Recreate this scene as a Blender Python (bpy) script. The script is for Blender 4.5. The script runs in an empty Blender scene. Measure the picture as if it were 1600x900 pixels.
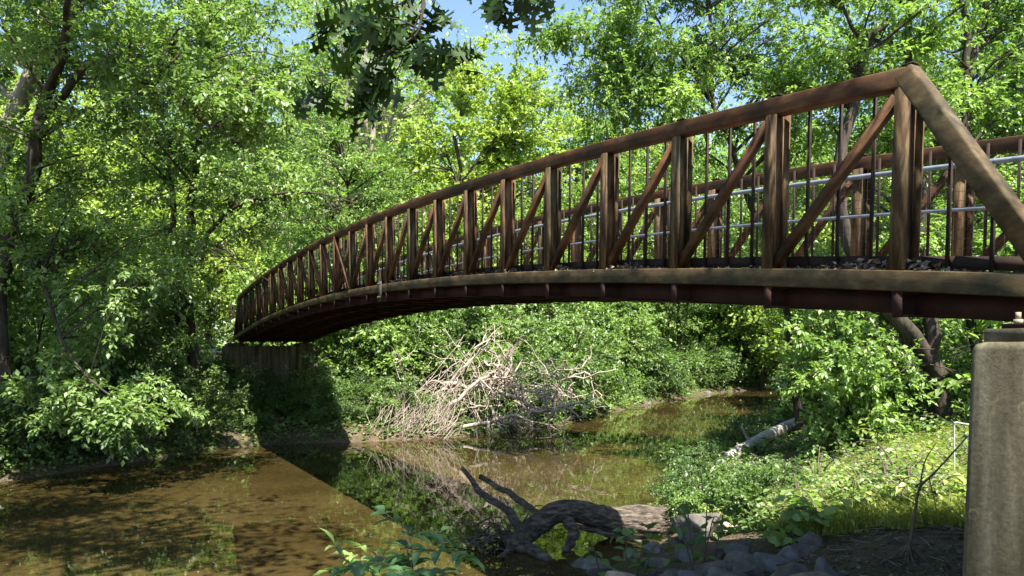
import bpy, math, random
import numpy as np
from mathutils import Vector, noise as mnoise

PI = math.pi
R = math.radians
scene = bpy.context.scene
COL = scene.collection

# ------------------------------------------------------------------ camera, light, exposure
CAM_H = 3.6                      # eye height above the water (water is z = 0)
FPX = 1170.0                     # focal length in pixels of the 1600 px wide photograph
HORIZON = 543.0                  # row of the horizon in the photograph

cam_data = bpy.data.cameras.new("camera")
cam = bpy.data.objects.new("camera", cam_data)
COL.objects.link(cam)
cam.location = (0, 0, CAM_H)
cam.rotation_euler = (R(90), 0, 0)
cam_data.sensor_width = 36.0
cam_data.lens = 36.0 * FPX / 1600.0
cam_data.shift_y = (HORIZON - 450.0) / 1600.0
cam_data.clip_start = 0.05
cam_data.clip_end = 3000.0
scene.camera = cam

SUN_EL = R(59)
SUN_DIR = Vector((0.4524 * math.cos(SUN_EL), -0.8918 * math.cos(SUN_EL), math.sin(SUN_EL)))  # towards the sun
world = bpy.data.worlds.new("World")
scene.world = world
world.use_nodes = True
wn = world.node_tree
bg = wn.nodes["Background"]
sky = wn.nodes.new("ShaderNodeTexSky")
sky.sky_type = 'NISHITA'
sky.sun_disc = False
sky.sun_elevation = SUN_EL
sky.sun_rotation = math.atan2(SUN_DIR.x, SUN_DIR.y)
sky.air_density = 1.0
sky.dust_density = 0.6
sky.ozone_density = 2.0
wn.links.new(sky.outputs[0], bg.inputs[0])
bg.inputs[1].default_value = 0.09

sun_data = bpy.data.lights.new("sun", 'SUN')
sun_data.energy = 5.0
sun_data.angle = R(0.5)
sun_data.color = (1.0, 0.95, 0.86)
sun = bpy.data.objects.new("sun", sun_data)
COL.objects.link(sun)
sun.rotation_euler = SUN_DIR.to_track_quat('Z', 'Y').to_euler()

scene.view_settings.view_transform = 'Standard'
scene.view_settings.look = 'None'
scene.view_settings.gamma = 1.0
scene.view_settings.use_curve_mapping = False
scene.view_settings.exposure = 1.85
scene.render.engine = 'CYCLES'
cy = scene.cycles
cy.max_bounces = 9
cy.diffuse_bounces = 5
cy.glossy_bounces = 3
cy.transmission_bounces = 6
cy.transparent_max_bounces = 6
cy.caustics_reflective = False
cy.caustics_refractive = False
cy.sample_clamp_indirect = 6.0
cy.use_adaptive_sampling = True
cy.adaptive_threshold = 0.015
cy.use_denoising = True


def at(px, py, y):
    """a point at depth y seen at pixel (px, py) of the photograph"""
    return np.array(((px - 800.0) / FPX * y, y, CAM_H - (py - HORIZON) / FPX * y))


# ------------------------------------------------------------------ object helpers
def tag(o, label=None, cat=None, group=None, kind=None):
    if label: o["label"] = label
    if cat: o["category"] = cat
    if group: o["group"] = group
    if kind: o["kind"] = kind
    return o


def link(name, me, mat=None, parent=None):
    if mat is not None:
        me.materials.append(mat)
    o = bpy.data.objects.new(name, me)
    COL.objects.link(o)
    if parent is not None:
        o.parent = parent
    return o


def empty(name, loc=(0, 0, 0), rz=0.0):
    o = bpy.data.objects.new(name, None)
    o.empty_display_size = 0.3
    COL.objects.link(o)
    o.location = loc
    o.rotation_euler = (0, 0, rz)
    return o


def copy_tree(src, loc, rz=0.0, sc=(1, 1, 1)):
    r = src.copy()
    COL.objects.link(r)
    r.location = loc
    r.rotation_euler = (0, 0, rz)
    r.scale = sc
    for ch in src.children:
        c = ch.copy()
        COL.objects.link(c)
        c.parent = r
    return r


class MB:
    """collects vertices and faces (numpy) into ONE mesh"""

    def __init__(self):
        self.v, self.f, self.n, self.t = [], {}, 0, {}

    def add(self, verts, faces, tint=None):
        verts = np.asarray(verts, dtype=np.float64).reshape(-1, 3)
        faces = np.asarray(faces, dtype=np.int64)
        k = faces.shape[1]
        self.f.setdefault(k, []).append(faces + self.n)
        if tint is None:
            tint = np.zeros(len(faces))
        self.t.setdefault(k, []).append(np.broadcast_to(np.asarray(tint, dtype=np.float64), (len(faces),)))
        self.v.append(verts)
        self.n += len(verts)

    def mesh(self, name, smooth=False, tint=False, offset=None):
        me = bpy.data.meshes.new(name)
        V = np.concatenate(self.v) if self.v else np.zeros((0, 3))
        if offset is not None:
            V = V - np.asarray(offset)
        me.vertices.add(len(V))
        me.vertices.foreach_set("co", V.astype(np.float32).ravel())
        loops, starts, tv, p = [], [], [], 0
        for k in sorted(self.f):
            F = np.concatenate(self.f[k])
            loops.append(F.ravel())
            starts.append(p + np.arange(len(F)) * k)
            tv.append(np.concatenate(self.t[k]))
            p += F.size
        L = np.concatenate(loops); S = np.concatenate(starts)
        me.loops.add(len(L))
        me.loops.foreach_set("vertex_index", L.astype(np.int32))
        me.polygons.add(len(S))
        me.polygons.foreach_set("loop_start", S.astype(np.int32))
        if smooth:
            me.polygons.foreach_set("use_smooth", np.ones(len(S), dtype=bool))
        if tint:
            a = me.attributes.new("tint", 'FLOAT', 'FACE')
            a.data.foreach_set("value", np.concatenate(tv).astype(np.float32))
        me.update(calc_edges=True)
        return me

    # --- shapes
    def box(self, a, b):
        x0, y0, z0 = a; x1, y1, z1 = b
        self.add([(x0, y0, z0), (x1, y0, z0), (x1, y1, z0), (x0, y1, z0),
                  (x0, y0, z1), (x1, y0, z1), (x1, y1, z1), (x0, y1, z1)],
                 [(0, 3, 2, 1), (4, 5, 6, 7), (0, 1, 5, 4), (1, 2, 6, 5), (2, 3, 7, 6), (3, 0, 4, 7)])

    def sweep(self, pts, section, n=(0, 1, 0), closed_caps=True):
        """sweep a 2D section (a along n, b along up) through pts; n stays fixed"""
        P = np.asarray(pts, float); n = np.asarray(n, float)
        T = np.gradient(P, axis=0)
        T /= np.linalg.norm(T, axis=1)[:, None]
        up = np.cross(T, n); up /= np.linalg.norm(up, axis=1)[:, None]
        S = np.asarray(section, float); m = len(S)
        # mitre: lengthen the in-plane half height at bends
        V = P[:, None, :] + S[None, :, 0:1] * n + S[None, :, 1:2] * up[:, None, :]
        k = len(P)
        idx = np.arange(k * m).reshape(k, m)
        q = np.stack([idx[:-1], np.roll(idx[:-1], -1, 1), np.roll(idx[1:], -1, 1), idx[1:]], -1).reshape(-1, 4)
        self.add(V.reshape(-1, 3), q)
        if closed_caps:
            base = self.n - k * m
            for ring in (idx[0][::-1], idx[-1]):
                self.f.setdefault(m, []).append((ring + base)[None, :])
                self.t.setdefault(m, []).append(np.zeros(1))

    def tubes(self, P, Rad, sides=4, tint=None, caps=False):
        """P (T,n,3), Rad (T,n): many tubes at once"""
        P = np.asarray(P, float); Rad = np.asarray(Rad, float)
        if P.ndim == 2:
            P = P[None]; Rad = Rad[None]
        T, n, _ = P.shape
        tan = np.gradient(P, axis=1)
        tan /= np.linalg.norm(tan, axis=2, keepdims=True) + 1e-9
        ref = np.array((0.31, 0.83, 0.47))
        s = np.cross(tan, ref); s /= np.linalg.norm(s, axis=2, keepdims=True) + 1e-9
        u = np.cross(tan, s)
        a = np.arange(sides) / sides * 2 * PI
        V = P[:, :, None, :] + Rad[:, :, None, None] * (np.cos(a)[None, None, :, None] * s[:, :, None, :] + np.sin(a)[None, None, :, None] * u[:, :, None, :])
        idx = np.arange(T * n * sides).reshape(T, n, sides)
        q = np.stack([idx[:, :-1], np.roll(idx[:, :-1], -1, 2), np.roll(idx[:, 1:], -1, 2), idx[:, 1:]], -1).reshape(-1, 4)
        tt = None
        if tint is not None:
            tt = np.repeat(np.asarray(tint, float), (n - 1) * sides)
        self.add(V.reshape(-1, 3), q, tt)
        if caps:
            base = self.n - T * n * sides
            for i in range(T):
                for ring in (idx[i, 0][::-1], idx[i, -1]):
                    self.f.setdefault(sides, []).append((ring + base)[None, :])
                    self.t.setdefault(sides, []).append(np.zeros(1))


def norm(a):
    return a / (np.linalg.norm(a, axis=-1, keepdims=True) + 1e-9)


def spline(pts, n):
    """Catmull-Rom through pts (any columns), n samples"""
    P = np.asarray(pts, float)
    P = np.concatenate([2 * P[:1] - P[1:2], P, 2 * P[-1:] - P[-2:-1]])
    m = len(P) - 3
    t = np.linspace(0, m - 1e-6, n); i = t.astype(int); u = (t - i)[:, None]
    p0, p1, p2, p3 = P[i], P[i + 1], P[i + 2], P[i + 3]
    return 0.5 * (2 * p1 + (p2 - p0) * u + (2 * p0 - 5 * p1 + 4 * p2 - p3) * u ** 2 + (3 * p1 - p0 - 3 * p2 + p3) * u ** 3)


# ------------------------------------------------------------------ materials
def new_mat(name):
    m = bpy.data.materials.new(name)
    m.use_nodes = True
    nt = m.node_tree
    for n in list(nt.nodes):
        nt.nodes.remove(n)
    out = nt.nodes.new("ShaderNodeOutputMaterial")
    return m, nt, out


def N(nt, kind, **kw):
    n = nt.nodes.new(kind)
    for k, v in kw.items():
        if k in n.inputs.keys() if isinstance(k, str) else False:
            n.inputs[k].default_value = v
        else:
            setattr(n, k, v)
    return n


def ramp(nt, stops):
    r = nt.nodes.new("ShaderNodeValToRGB")
    e = r.color_ramp.elements
    while len(e) < len(stops):
        e.new(0.5)
    for el, (p, c) in zip(e, stops):
        el.position = p
        el.color = (*c, 1.0)
    return r


def rough_mat(name, stops, scale=3.0, detail=8.0, stretch=(1, 1, 1), rough=0.85, bump=0.3, bump_scale=20.0,
              stops2=None, scale2=0.8, bump_dist=0.02, spec=0.25, coord='Object'):
    """noise-driven colour, optional second large-scale tint, bump"""
    m, nt, out = new_mat(name)
    L = nt.links.new
    b = nt.nodes.new("ShaderNodeBsdfPrincipled")
    tc = nt.nodes.new("ShaderNodeTexCoord")
    mp = nt.nodes.new("ShaderNodeMapping")
    mp.inputs['Scale'].default_value = stretch
    L(tc.outputs[coord], mp.inputs['Vector'])
    nz = N(nt, "ShaderNodeTexNoise"); nz.inputs['Scale'].default_value = scale
    nz.inputs['Detail'].default_value = detail; nz.inputs['Roughness'].default_value = 0.65
    L(mp.outputs[0], nz.inputs['Vector'])
    rp = ramp(nt, stops)
    L(nz.outputs['Fac'], rp.inputs[0])
    col = rp.outputs[0]
    if stops2:
        n2 = N(nt, "ShaderNodeTexNoise"); n2.inputs['Scale'].default_value = scale2; n2.inputs['Detail'].default_value = 4
        L(tc.outputs[coord], n2.inputs['Vector'])
        r2 = ramp(nt, stops2)
        L(n2.outputs['Fac'], r2.inputs[0])
        mx = nt.nodes.new("ShaderNodeMixRGB"); mx.blend_type = 'MULTIPLY'; mx.inputs[0].default_value = 1.0
        L(col, mx.inputs[1]); L(r2.outputs[0], mx.inputs[2])
        col = mx.outputs[0]
    L(col, b.inputs['Base Color'])
    b.inputs['Roughness'].default_value = rough
    b.inputs['Specular IOR Level'].default_value = spec
    if bump:
        n3 = N(nt, "ShaderNodeTexNoise"); n3.inputs['Scale'].default_value = bump_scale; n3.inputs['Detail'].default_value = 8
        L(mp.outputs[0], n3.inputs['Vector'])
        bp = nt.nodes.new("ShaderNodeBump"); bp.inputs['Strength'].default_value = bump; bp.inputs['Distance'].default_value = bump_dist
        L(n3.outputs['Fac'], bp.inputs['Height'])
        L(bp.outputs[0], b.inputs['Normal'])
    L(b.outputs[0], out.inputs[0])
    return m


def leaf_mat(name, dark, light, trans, gloss=0.05, rough=0.48, tmix=0.5):
    m, nt, out = new_mat(name)
    L = nt.links.new
    at_ = nt.nodes.new("ShaderNodeAttribute"); at_.attribute_name = "tint"
    oi = nt.nodes.new("ShaderNodeObjectInfo")
    add = nt.nodes.new("ShaderNodeMath"); add.operation = 'MULTIPLY_ADD'
    L(oi.outputs['Random'], add.inputs[0]); add.inputs[1].default_value = 0.3
    L(at_.outputs['Fac'], add.inputs[2])
    rp = ramp(nt, [(0.0, dark), (1.15 / 1.3, light)])
    L(add.outputs[0], rp.inputs[0])
    d = nt.nodes.new("ShaderNodeBsdfDiffuse")
    L(rp.outputs[0], d.inputs[0])
    t = nt.nodes.new("ShaderNodeBsdfTranslucent")
    mx = nt.nodes.new("ShaderNodeMixRGB"); mx.blend_type = 'MULTIPLY'; mx.inputs[0].default_value = 1.0
    L(rp.outputs[0], mx.inputs[1]); mx.inputs[2].default_value = (*trans, 1)
    L(mx.outputs[0], t.inputs[0])
    s1 = nt.nodes.new("ShaderNodeMixShader"); s1.inputs[0].default_value = tmix
    L(d.outputs[0], s1.inputs[1]); L(t.outputs[0], s1.inputs[2])
    g = nt.nodes.new("ShaderNodeBsdfGlossy"); g.inputs['Roughness'].default_value = rough
    s2 = nt.nodes.new("ShaderNodeMixShader"); s2.inputs[0].default_value = gloss
    L(s1.outputs[0], s2.inputs[1]); L(g.outputs[0], s2.inputs[2])
    L(s2.outputs[0], out.inputs[0])
    return m


M = {}
M['leaf_mid'] = leaf_mat("leaf_mid", (0.036, 0.085, 0.016), (0.22, 0.33, 0.09), (1.15, 1.22, 0.65))
M['leaf_yellow'] = leaf_mat("leaf_yellow", (0.14, 0.245, 0.03), (0.36, 0.47, 0.09), (1.18, 1.22, 0.6))
M['leaf_deep'] = leaf_mat("leaf_deep", (0.03, 0.075, 0.015), (0.13, 0.22, 0.045), (1.12, 1.22, 0.65))
M['leaf_light'] = leaf_mat("leaf_light", (0.09, 0.18, 0.03), (0.29, 0.42, 0.11), (1.12, 1.22, 0.65))
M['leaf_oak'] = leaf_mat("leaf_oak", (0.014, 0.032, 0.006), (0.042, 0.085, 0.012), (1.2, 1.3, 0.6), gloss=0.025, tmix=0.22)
M['leaf_blue'] = leaf_mat("leaf_blue", (0.03, 0.075, 0.025), (0.075, 0.165, 0.05), (1.1, 1.2, 0.7))
M['grass'] = leaf_mat("grass", (0.09, 0.16, 0.02), (0.36, 0.41, 0.10), (1.25, 1.2, 0.7), gloss=0.03)
M['litter'] = leaf_mat("litter", (0.04, 0.028, 0.018), (0.22, 0.18, 0.14), (1.0, 0.9, 0.7), gloss=0.02, tmix=0.1)
M['bark'] = rough_mat("bark", [(0.3, (0.018, 0.014, 0.010)), (0.7, (0.085, 0.068, 0.05))], scale=6, stretch=(1, 1, 0.25),
                      rough=0.95, bump=0.8, bump_scale=14, bump_dist=0.05)
M['bark_pale'] = rough_mat("bark_pale", [(0.3, (0.11, 0.09, 0.065)), (0.7, (0.32, 0.28, 0.21))], scale=5, stretch=(1, 1, 0.3),
                           rough=0.95, bump=0.7, bump_scale=12, bump_dist=0.04)
M['log'] = rough_mat("log", [(0.34, (0.022, 0.017, 0.013)), (0.5, (0.075, 0.06, 0.046)), (0.7, (0.19, 0.155, 0.12))], scale=11, stretch=(0.4, 1, 1.6),
                     rough=0.9, bump=0.9, bump_scale=26, bump_dist=0.05)
M['log_wood'] = rough_mat("log_wood", [(0.3, (0.22, 0.10, 0.05)), (0.7, (0.42, 0.25, 0.14))], scale=12, rough=0.9)
M['driftwood'] = rough_mat("driftwood", [(0.3, (0.15, 0.112, 0.085)), (0.7, (0.52, 0.43, 0.36))], scale=4, rough=0.9, bump=0.3)
M['greywood'] = rough_mat("greywood", [(0.3, (0.17, 0.15, 0.13)), (0.7, (0.46, 0.43, 0.40))], scale=5, stretch=(0.3, 1, 1), rough=0.9, bump=0.5, bump_scale=18)
M['rust'] = rough_mat("rust", [(0.3, (0.022, 0.0115, 0.0055)), (0.5, (0.072, 0.037, 0.017)), (0.72, (0.16, 0.09, 0.042))], scale=5, stretch=(0.5, 1, 1),
                      rough=0.72, bump=0.12, bump_scale=60, stops2=[(0.38, (0.5, 0.55, 0.55)), (0.62, (1.25, 1.05, 0.9))], scale2=1.3, spec=0.2, bump_dist=0.005)
M['rust_olive'] = rough_mat("rust_olive", [(0.32, (0.026, 0.019, 0.010)), (0.5, (0.078, 0.056, 0.028)), (0.7, (0.165, 0.122, 0.066))], scale=7, stretch=(0.5, 1, 1),
                            rough=0.7, bump=0.15, bump_scale=70, stops2=[(0.38, (0.5, 0.56, 0.5)), (0.62, (1.2, 1.05, 0.9))], scale2=1.6, spec=0.22, bump_dist=0.008)
M['rust_post'] = rough_mat("rust_post", [(0.34, (0.022, 0.014, 0.008)), (0.5, (0.085, 0.053, 0.028)), (0.68, (0.23, 0.165, 0.10))], scale=6, stretch=(2.5, 2.5, 0.4),
                           rough=0.75, bump=0.1, bump_scale=50, stops2=[(0.38, (0.62, 0.72, 0.62)), (0.65, (1.15, 0.95, 0.8))], scale2=0.55, spec=0.2, bump_dist=0.004)
M['dark_steel'] = rough_mat("dark_steel", [(0.3, (0.010, 0.006, 0.005)), (0.7, (0.03, 0.016, 0.010))], scale=6, rough=0.8, bump=0.1)
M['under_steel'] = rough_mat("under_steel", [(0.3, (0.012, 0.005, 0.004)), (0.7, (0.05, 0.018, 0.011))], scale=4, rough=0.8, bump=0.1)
M['galv'] = rough_mat("galv", [(0.3, (0.09, 0.11, 0.14)), (0.7, (0.19, 0.215, 0.25))], scale=12, rough=0.7, bump=0.05, spec=0.4)
M['plate'] = rough_mat("plate", [(0.3, (0.03, 0.024, 0.02)), (0.7, (0.085, 0.072, 0.06))], scale=12, rough=0.7, bump=0.1)
M['deck'] = rough_mat("deck", [(0.3, (0.10, 0.08, 0.06)), (0.7, (0.20, 0.16, 0.12))], scale=5, stretch=(6, 0.4, 1), rough=0.9)
M['rock'] = rough_mat("rock", [(0.3, (0.045, 0.041, 0.034)), (0.7, (0.165, 0.15, 0.125))], scale=4, rough=0.9, bump=0.6, bump_scale=16, bump_dist=0.03)
M['rock_blue'] = rough_mat("rock_blue", [(0.3, (0.06, 0.06, 0.057)), (0.7, (0.19, 0.187, 0.178))], scale=3.5, rough=0.85, bump=0.5, bump_scale=14, bump_dist=0.02)
M['rock_tan'] = rough_mat("rock_tan", [(0.3, (0.22, 0.16, 0.11)), (0.7, (0.46, 0.36, 0.27))], scale=4, rough=0.9, bump=0.5, bump_scale=14, bump_dist=0.02)
M['white'] = rough_mat("white_paint", [(0.3, (0.34, 0.33, 0.29)), (0.7, (0.52, 0.51, 0.46))], scale=8, rough=0.5, bump=0.0)
M['twig'] = rough_mat("twig", [(0.3, (0.06, 0.045, 0.03)), (0.7, (0.17, 0.13, 0.09))], scale=8, rough=0.9, bump=0.0)


def concrete_mat():
    m, nt, out = new_mat("concrete")
    L = nt.links.new
    b = nt.nodes.new("ShaderNodeBsdfPrincipled")
    tc = nt.nodes.new("ShaderNodeTexCoord")
    mp = nt.nodes.new("ShaderNodeMapping"); mp.inputs['Scale'].default_value = (5, 5, 0.55)
    L(tc.outputs['Object'], mp.inputs['Vector'])
    st = N(nt, "ShaderNodeTexNoise"); st.inputs['Scale'].default_value = 1.3; st.inputs['Detail'].default_value = 6
    L(mp.outputs[0], st.inputs['Vector'])
    r1 = ramp(nt, [(0.34, (0.035, 0.031, 0.018)), (0.48, (0.085, 0.074, 0.045)), (0.58, (0.12, 0.105, 0.07)), (0.75, (0.20, 0.18, 0.125))])
    L(st.outputs['Fac'], r1.inputs[0])
    n2 = N(nt, "ShaderNodeTexNoise"); n2.inputs['Scale'].default_value = 28; n2.inputs['Detail'].default_value = 8; n2.inputs['Roughness'].default_value = 0.75
    L(tc.outputs['Object'], n2.inputs['Vector'])
    r2 = ramp(nt, [(0.3, (0.55, 0.55, 0.5)), (0.65, (1.15, 1.12, 1.05))])
    L(n2.outputs['Fac'], r2.inputs[0])
    mx = nt.nodes.new("ShaderNodeMixRGB"); mx.blend_type = 'MULTIPLY'; mx.inputs[0].default_value = 1.0
    L(r1.outputs[0], mx.inputs[1]); L(r2.outputs[0], mx.inputs[2])
    # lichen rings
    vo = N(nt, "ShaderNodeTexVoronoi"); vo.inputs['Scale'].default_value = 9
    L(tc.outputs['Object'], vo.inputs['Vector'])
    r3 = ramp(nt, [(0.25, (0, 0, 0)), (0.33, (0.35, 0.35, 0.35)), (0.42, (0, 0, 0))])
    L(vo.outputs['Distance'], r3.inputs[0])
    n4 = N(nt, "ShaderNodeTexNoise"); n4.inputs['Scale'].default_value = 3
    L(tc.outputs['Object'], n4.inputs['Vector'])
    r4 = ramp(nt, [(0.48, (0, 0, 0)), (0.62, (1, 1, 1))])
    L(n4.outputs['Fac'], r4.inputs[0])
    mm = nt.nodes.new("ShaderNodeMath"); mm.operation = 'MULTIPLY'
    L(r3.outputs[0], mm.inputs[0]); L(r4.outputs[0], mm.inputs[1])
    mx2 = nt.nodes.new("ShaderNodeMixRGB")
    L(mm.outputs[0], mx2.inputs[0]); L(mx.outputs[0], mx2.inputs[1]); mx2.inputs[2].default_value = (0.33, 0.26, 0.12, 1)
    L(mx2.outputs[0], b.inputs['Base Color'])
    b.inputs['Roughness'].default_value = 0.9
    b.inputs['Specular IOR Level'].default_value = 0.2
    bp = nt.nodes.new("ShaderNodeBump"); bp.inputs['Strength'].default_value = 0.35; bp.inputs['Distance'].default_value = 0.015
    L(n2.outputs['Fac'], bp.inputs['Height']); L(bp.outputs[0], b.inputs['Normal'])
    L(b.outputs[0], out.inputs[0])
    return m


M['concrete'] = concrete_mat()


def water_mat():
    m, nt, out = new_mat("river_water")
    L = nt.links.new
    b = nt.nodes.new("ShaderNodeBsdfPrincipled")
    tc = nt.nodes.new("ShaderNodeTexCoord")
    # silty water, the bed showing through as paler shoals
    n1 = N(nt, "ShaderNodeTexNoise"); n1.inputs['Scale'].default_value = 0.22; n1.inputs['Detail'].default_value = 5
    L(tc.outputs['Object'], n1.inputs['Vector'])
    r1 = ramp(nt, [(0.35, (0.027, 0.020, 0.0065)), (0.65, (0.060, 0.044, 0.0165))])
    L(n1.outputs['Fac'], r1.inputs[0])
    n2 = N(nt, "ShaderNodeTexNoise"); n2.inputs['Scale'].default_value = 5; n2.inputs['Detail'].default_value = 8
    L(tc.outputs['Object'], n2.inputs['Vector'])
    r2 = ramp(nt, [(0.35, (0.75, 0.72, 0.7)), (0.7, (1.2, 1.18, 1.1))])
    L(n2.outputs['Fac'], r2.inputs[0])
    mx = nt.nodes.new("ShaderNodeMixRGB"); mx.blend_type = 'MULTIPLY'; mx.inputs[0].default_value = 1.0
    L(r1.outputs[0], mx.inputs[1]); L(r2.outputs[0], mx.inputs[2])
    L(mx.outputs[0], b.inputs['Base Color'])
    b.inputs['Roughness'].default_value = 0.015
    b.inputs['IOR'].default_value = 1.34
    b.inputs['Specular IOR Level'].default_value = 0.5
    mp = nt.nodes.new("ShaderNodeMapping"); mp.inputs['Scale'].default_value = (1.0, 0.6, 1)
    L(tc.outputs['Object'], mp.inputs['Vector'])
    n3 = N(nt, "ShaderNodeTexNoise"); n3.inputs['Scale'].default_value = 3.0; n3.inputs['Detail'].default_value = 3
    L(mp.outputs[0], n3.inputs['Vector'])
    bp = nt.nodes.new("ShaderNodeBump"); bp.inputs['Strength'].default_value = 0.10; bp.inputs['Distance'].default_value = 0.02
    L(n3.outputs['Fac'], bp.inputs['Height']); L(bp.outputs[0], b.inputs['Normal'])
    L(b.outputs[0], out.inputs[0])
    return m


M['water'] = water_mat()


def ground_mat():
    m, nt, out = new_mat("bank_soil")
    L = nt.links.new
    b = nt.nodes.new("ShaderNodeBsdfPrincipled")
    tc = nt.nodes.new("ShaderNodeTexCoord")
    n1 = N(nt, "ShaderNodeTexNoise"); n1.inputs['Scale'].default_value = 7; n1.inputs['Detail'].default_value = 10; n1.inputs['Roughness'].default_value = 0.7
    L(tc.outputs['Object'], n1.inputs['Vector'])
    r1 = ramp(nt, [(0.3, (0.04, 0.03, 0.018)), (0.55, (0.12, 0.09, 0.058)), (0.75, (0.25, 0.19, 0.13))])
    L(n1.outputs['Fac'], r1.inputs[0])
    n2 = N(nt, "ShaderNodeTexNoise"); n2.inputs['Scale'].default_value = 0.5; n2.inputs['Detail'].default_value = 6
    L(tc.outputs['Object'], n2.inputs['Vector'])
    r2 = ramp(nt, [(0.45, (0, 0, 0)), (0.62, (0.75, 0.75, 0.75))])
    L(n2.outputs['Fac'], r2.inputs[0])
    mx = nt.nodes.new("ShaderNodeMixRGB")
    L(r2.outputs[0], mx.inputs[0]); L(r1.outputs[0], mx.inputs[1]); mx.inputs[2].default_value = (0.055, 0.075, 0.022, 1)
    L(mx.outputs[0], b.inputs['Base Color'])
    b.inputs['Roughness'].default_value = 0.95
    b.inputs['Specular IOR Level'].default_value = 0.15
    vo = N(nt, "ShaderNodeTexVoronoi"); vo.inputs['Scale'].default_value = 26
    L(tc.outputs['Object'], vo.inputs['Vector'])
    ad = nt.nodes.new("ShaderNodeMath"); ad.operation = 'ADD'
    L(vo.outputs['Distance'], ad.inputs[0]); L(n1.outputs['Fac'], ad.inputs[1])
    bp = nt.nodes.new("ShaderNodeBump"); bp.inputs['Strength'].default_value = 0.9; bp.inputs['Distance'].default_value = 0.05
    L(ad.outputs[0], bp.inputs['Height']); L(bp.outputs[0], b.inputs['Normal'])
    L(b.outputs[0], out.inputs[0])
    return m


M['ground'] = ground_mat()

# ------------------------------------------------------------------ terrain and river
FB = np.array([(-260, -120), (-60, -8), (-30, 10), (-13.8, 19.6), (-12.0, 23.0), (-10.4, 26.4), (-9.0, 27.6), (-5.4, 28.6), (-2, 30), (2.2, 34), (3.8, 38),
               (7.8, 45.5), (15, 58), (27, 71), (45, 85), (90, 108), (300, 190)], float)
NB = np.array([(-230, -150), (-45, -30), (-14, 0), (-5, 6.0), (-1, 8.4), (0.3, 10.3), (1.2, 11.9), (3.1, 14.5), (4.9, 16.6), (5.0, 19.5), (8.3, 27), (11.3, 33), (15.6, 43),
               (24, 60), (32, 70), (48, 82), (95, 101), (310, 175)], float)
RIVER = np.concatenate([FB, NB[::-1]])


def poly_dist(X, Y, line):
    d = np.full(X.shape, 1e9)
    for a, b in zip(line[:-1], line[1:]):
        ab = b - a
        t = np.clip(((X - a[0]) * ab[0] + (Y - a[1]) * ab[1]) / (ab @ ab), 0, 1)
        d = np.minimum(d, np.hypot(X - a[0] - t * ab[0], Y - a[1] - t * ab[1]))
    return d


def in_river(X, Y):
    c = np.zeros(X.shape, bool)
    P = RIVER
    for (x0, y0), (x1, y1) in zip(P, np.roll(P, -1, 0)):
        if y0 == y1:
            continue
        hit = ((y0 > Y) != (y1 > Y)) & (X < (x1 - x0) * (Y - y0) / (y1 - y0) + x0)
        c ^= hit
    return c


def wav(X, Y, s, seed):
    r = np.random.RandomState(seed)
    v = 0
    for _ in range(6):
        a = r.uniform(0, 2 * PI); k = r.uniform(.6, 1.6) / s
        v = v + np.sin((X * math.cos(a) + Y * math.sin(a)) * k * 2 * PI + r.uniform(0, 6.3))
    return v / 6


def sstep(x):
    x = np.clip(x, 0, 1)
    return x * x * (3 - 2 * x)


def height(X, Y):
    X = np.asarray(X, float); Y = np.asarray(Y, float)
    dl = np.minimum(poly_dist(X, Y, FB), poly_dist(X, Y, NB))
    w = wav(X, Y, 5.0, 3) * 0.7
    sd = np.where(in_river(X, Y), -dl, dl) + w * np.clip(dl / 1.5 + 0.25, 0, 1) * 0.6
    far = poly_dist(X, Y, FB) < poly_dist(X, Y, NB)
    up = 0.32 * sstep(sd / 0.6) + np.where(far, 1.9 * sstep(sd / 5.0), 1.36 * sstep(sd / 6.0)) + 0.02 * np.clip(sd - 8, 0, 60)
    dn = -0.9 * sstep(-sd / 3.0)
    h = np.where(sd > 0, up, dn) - 0.02
    h = h + np.clip(sd, 0, 1) * (wav(X, Y, 2.2, 5) * 0.10 + wav(X, Y, 0.7, 8) * 0.045)
    return h


def gz(x, y):
    return float(height(np.array([x]), np.array([y]))[0])


def axis(lo, hi, c0, c1, fine, n_out):
    core = np.arange(c0, c1 + fine * .5, fine)
    a = c0 - (np.geomspace(1, 1 + (c0 - lo), n_out) - 1)[::-1][:-1]
    b = c1 + (np.geomspace(1, 1 + (hi - c1), n_out) - 1)[1:]
    return np.concatenate([a, core, b])


def build_ground():
    xs = axis(-900, 900, -20, 26, 0.22, 26)
    ys = axis(-600, 1500, 1, 48, 0.24, 26)
    X, Y = np.meshgrid(xs, ys)
    Z = height(X, Y)
    V = np.stack([X, Y, Z], -1).reshape(-1, 3)
    idx = np.arange(X.size).reshape(X.shape)
    q = np.stack([idx[:-1, :-1], idx[:-1, 1:], idx[1:, 1:], idx[1:, :-1]], -1).reshape(-1, 4)
    mb = MB(); mb.add(V, q)
    tag(link("ground", mb.mesh("ground", smooth=True), M['ground']), kind='structure')
    wb = MB()
    wb.add([(-280, -160, 0), (340, -160, 0), (340, 220, 0), (-280, 220, 0)], [(0, 1, 2, 3)])
    tag(link("river_water", wb.mesh("river_water"), M['water']), kind='structure')


build_ground()

# ------------------------------------------------------------------ the footbridge
B_ORG = np.array((2.92, 5.70, CAM_H))
B_ANG = math.atan2(0.8701, -0.4924)
PANEL = 1.25
NP = 23                               # upright index 0..23


def zb(s):
    """top of the bottom chord, relative to the bridge origin"""
    return 0.589 + 0.0058 * s * (23.0 - s)


TRUSS_H = 1.53                        # from the bottom chord's top to the top chord's top
TILT = 0.35


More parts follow.
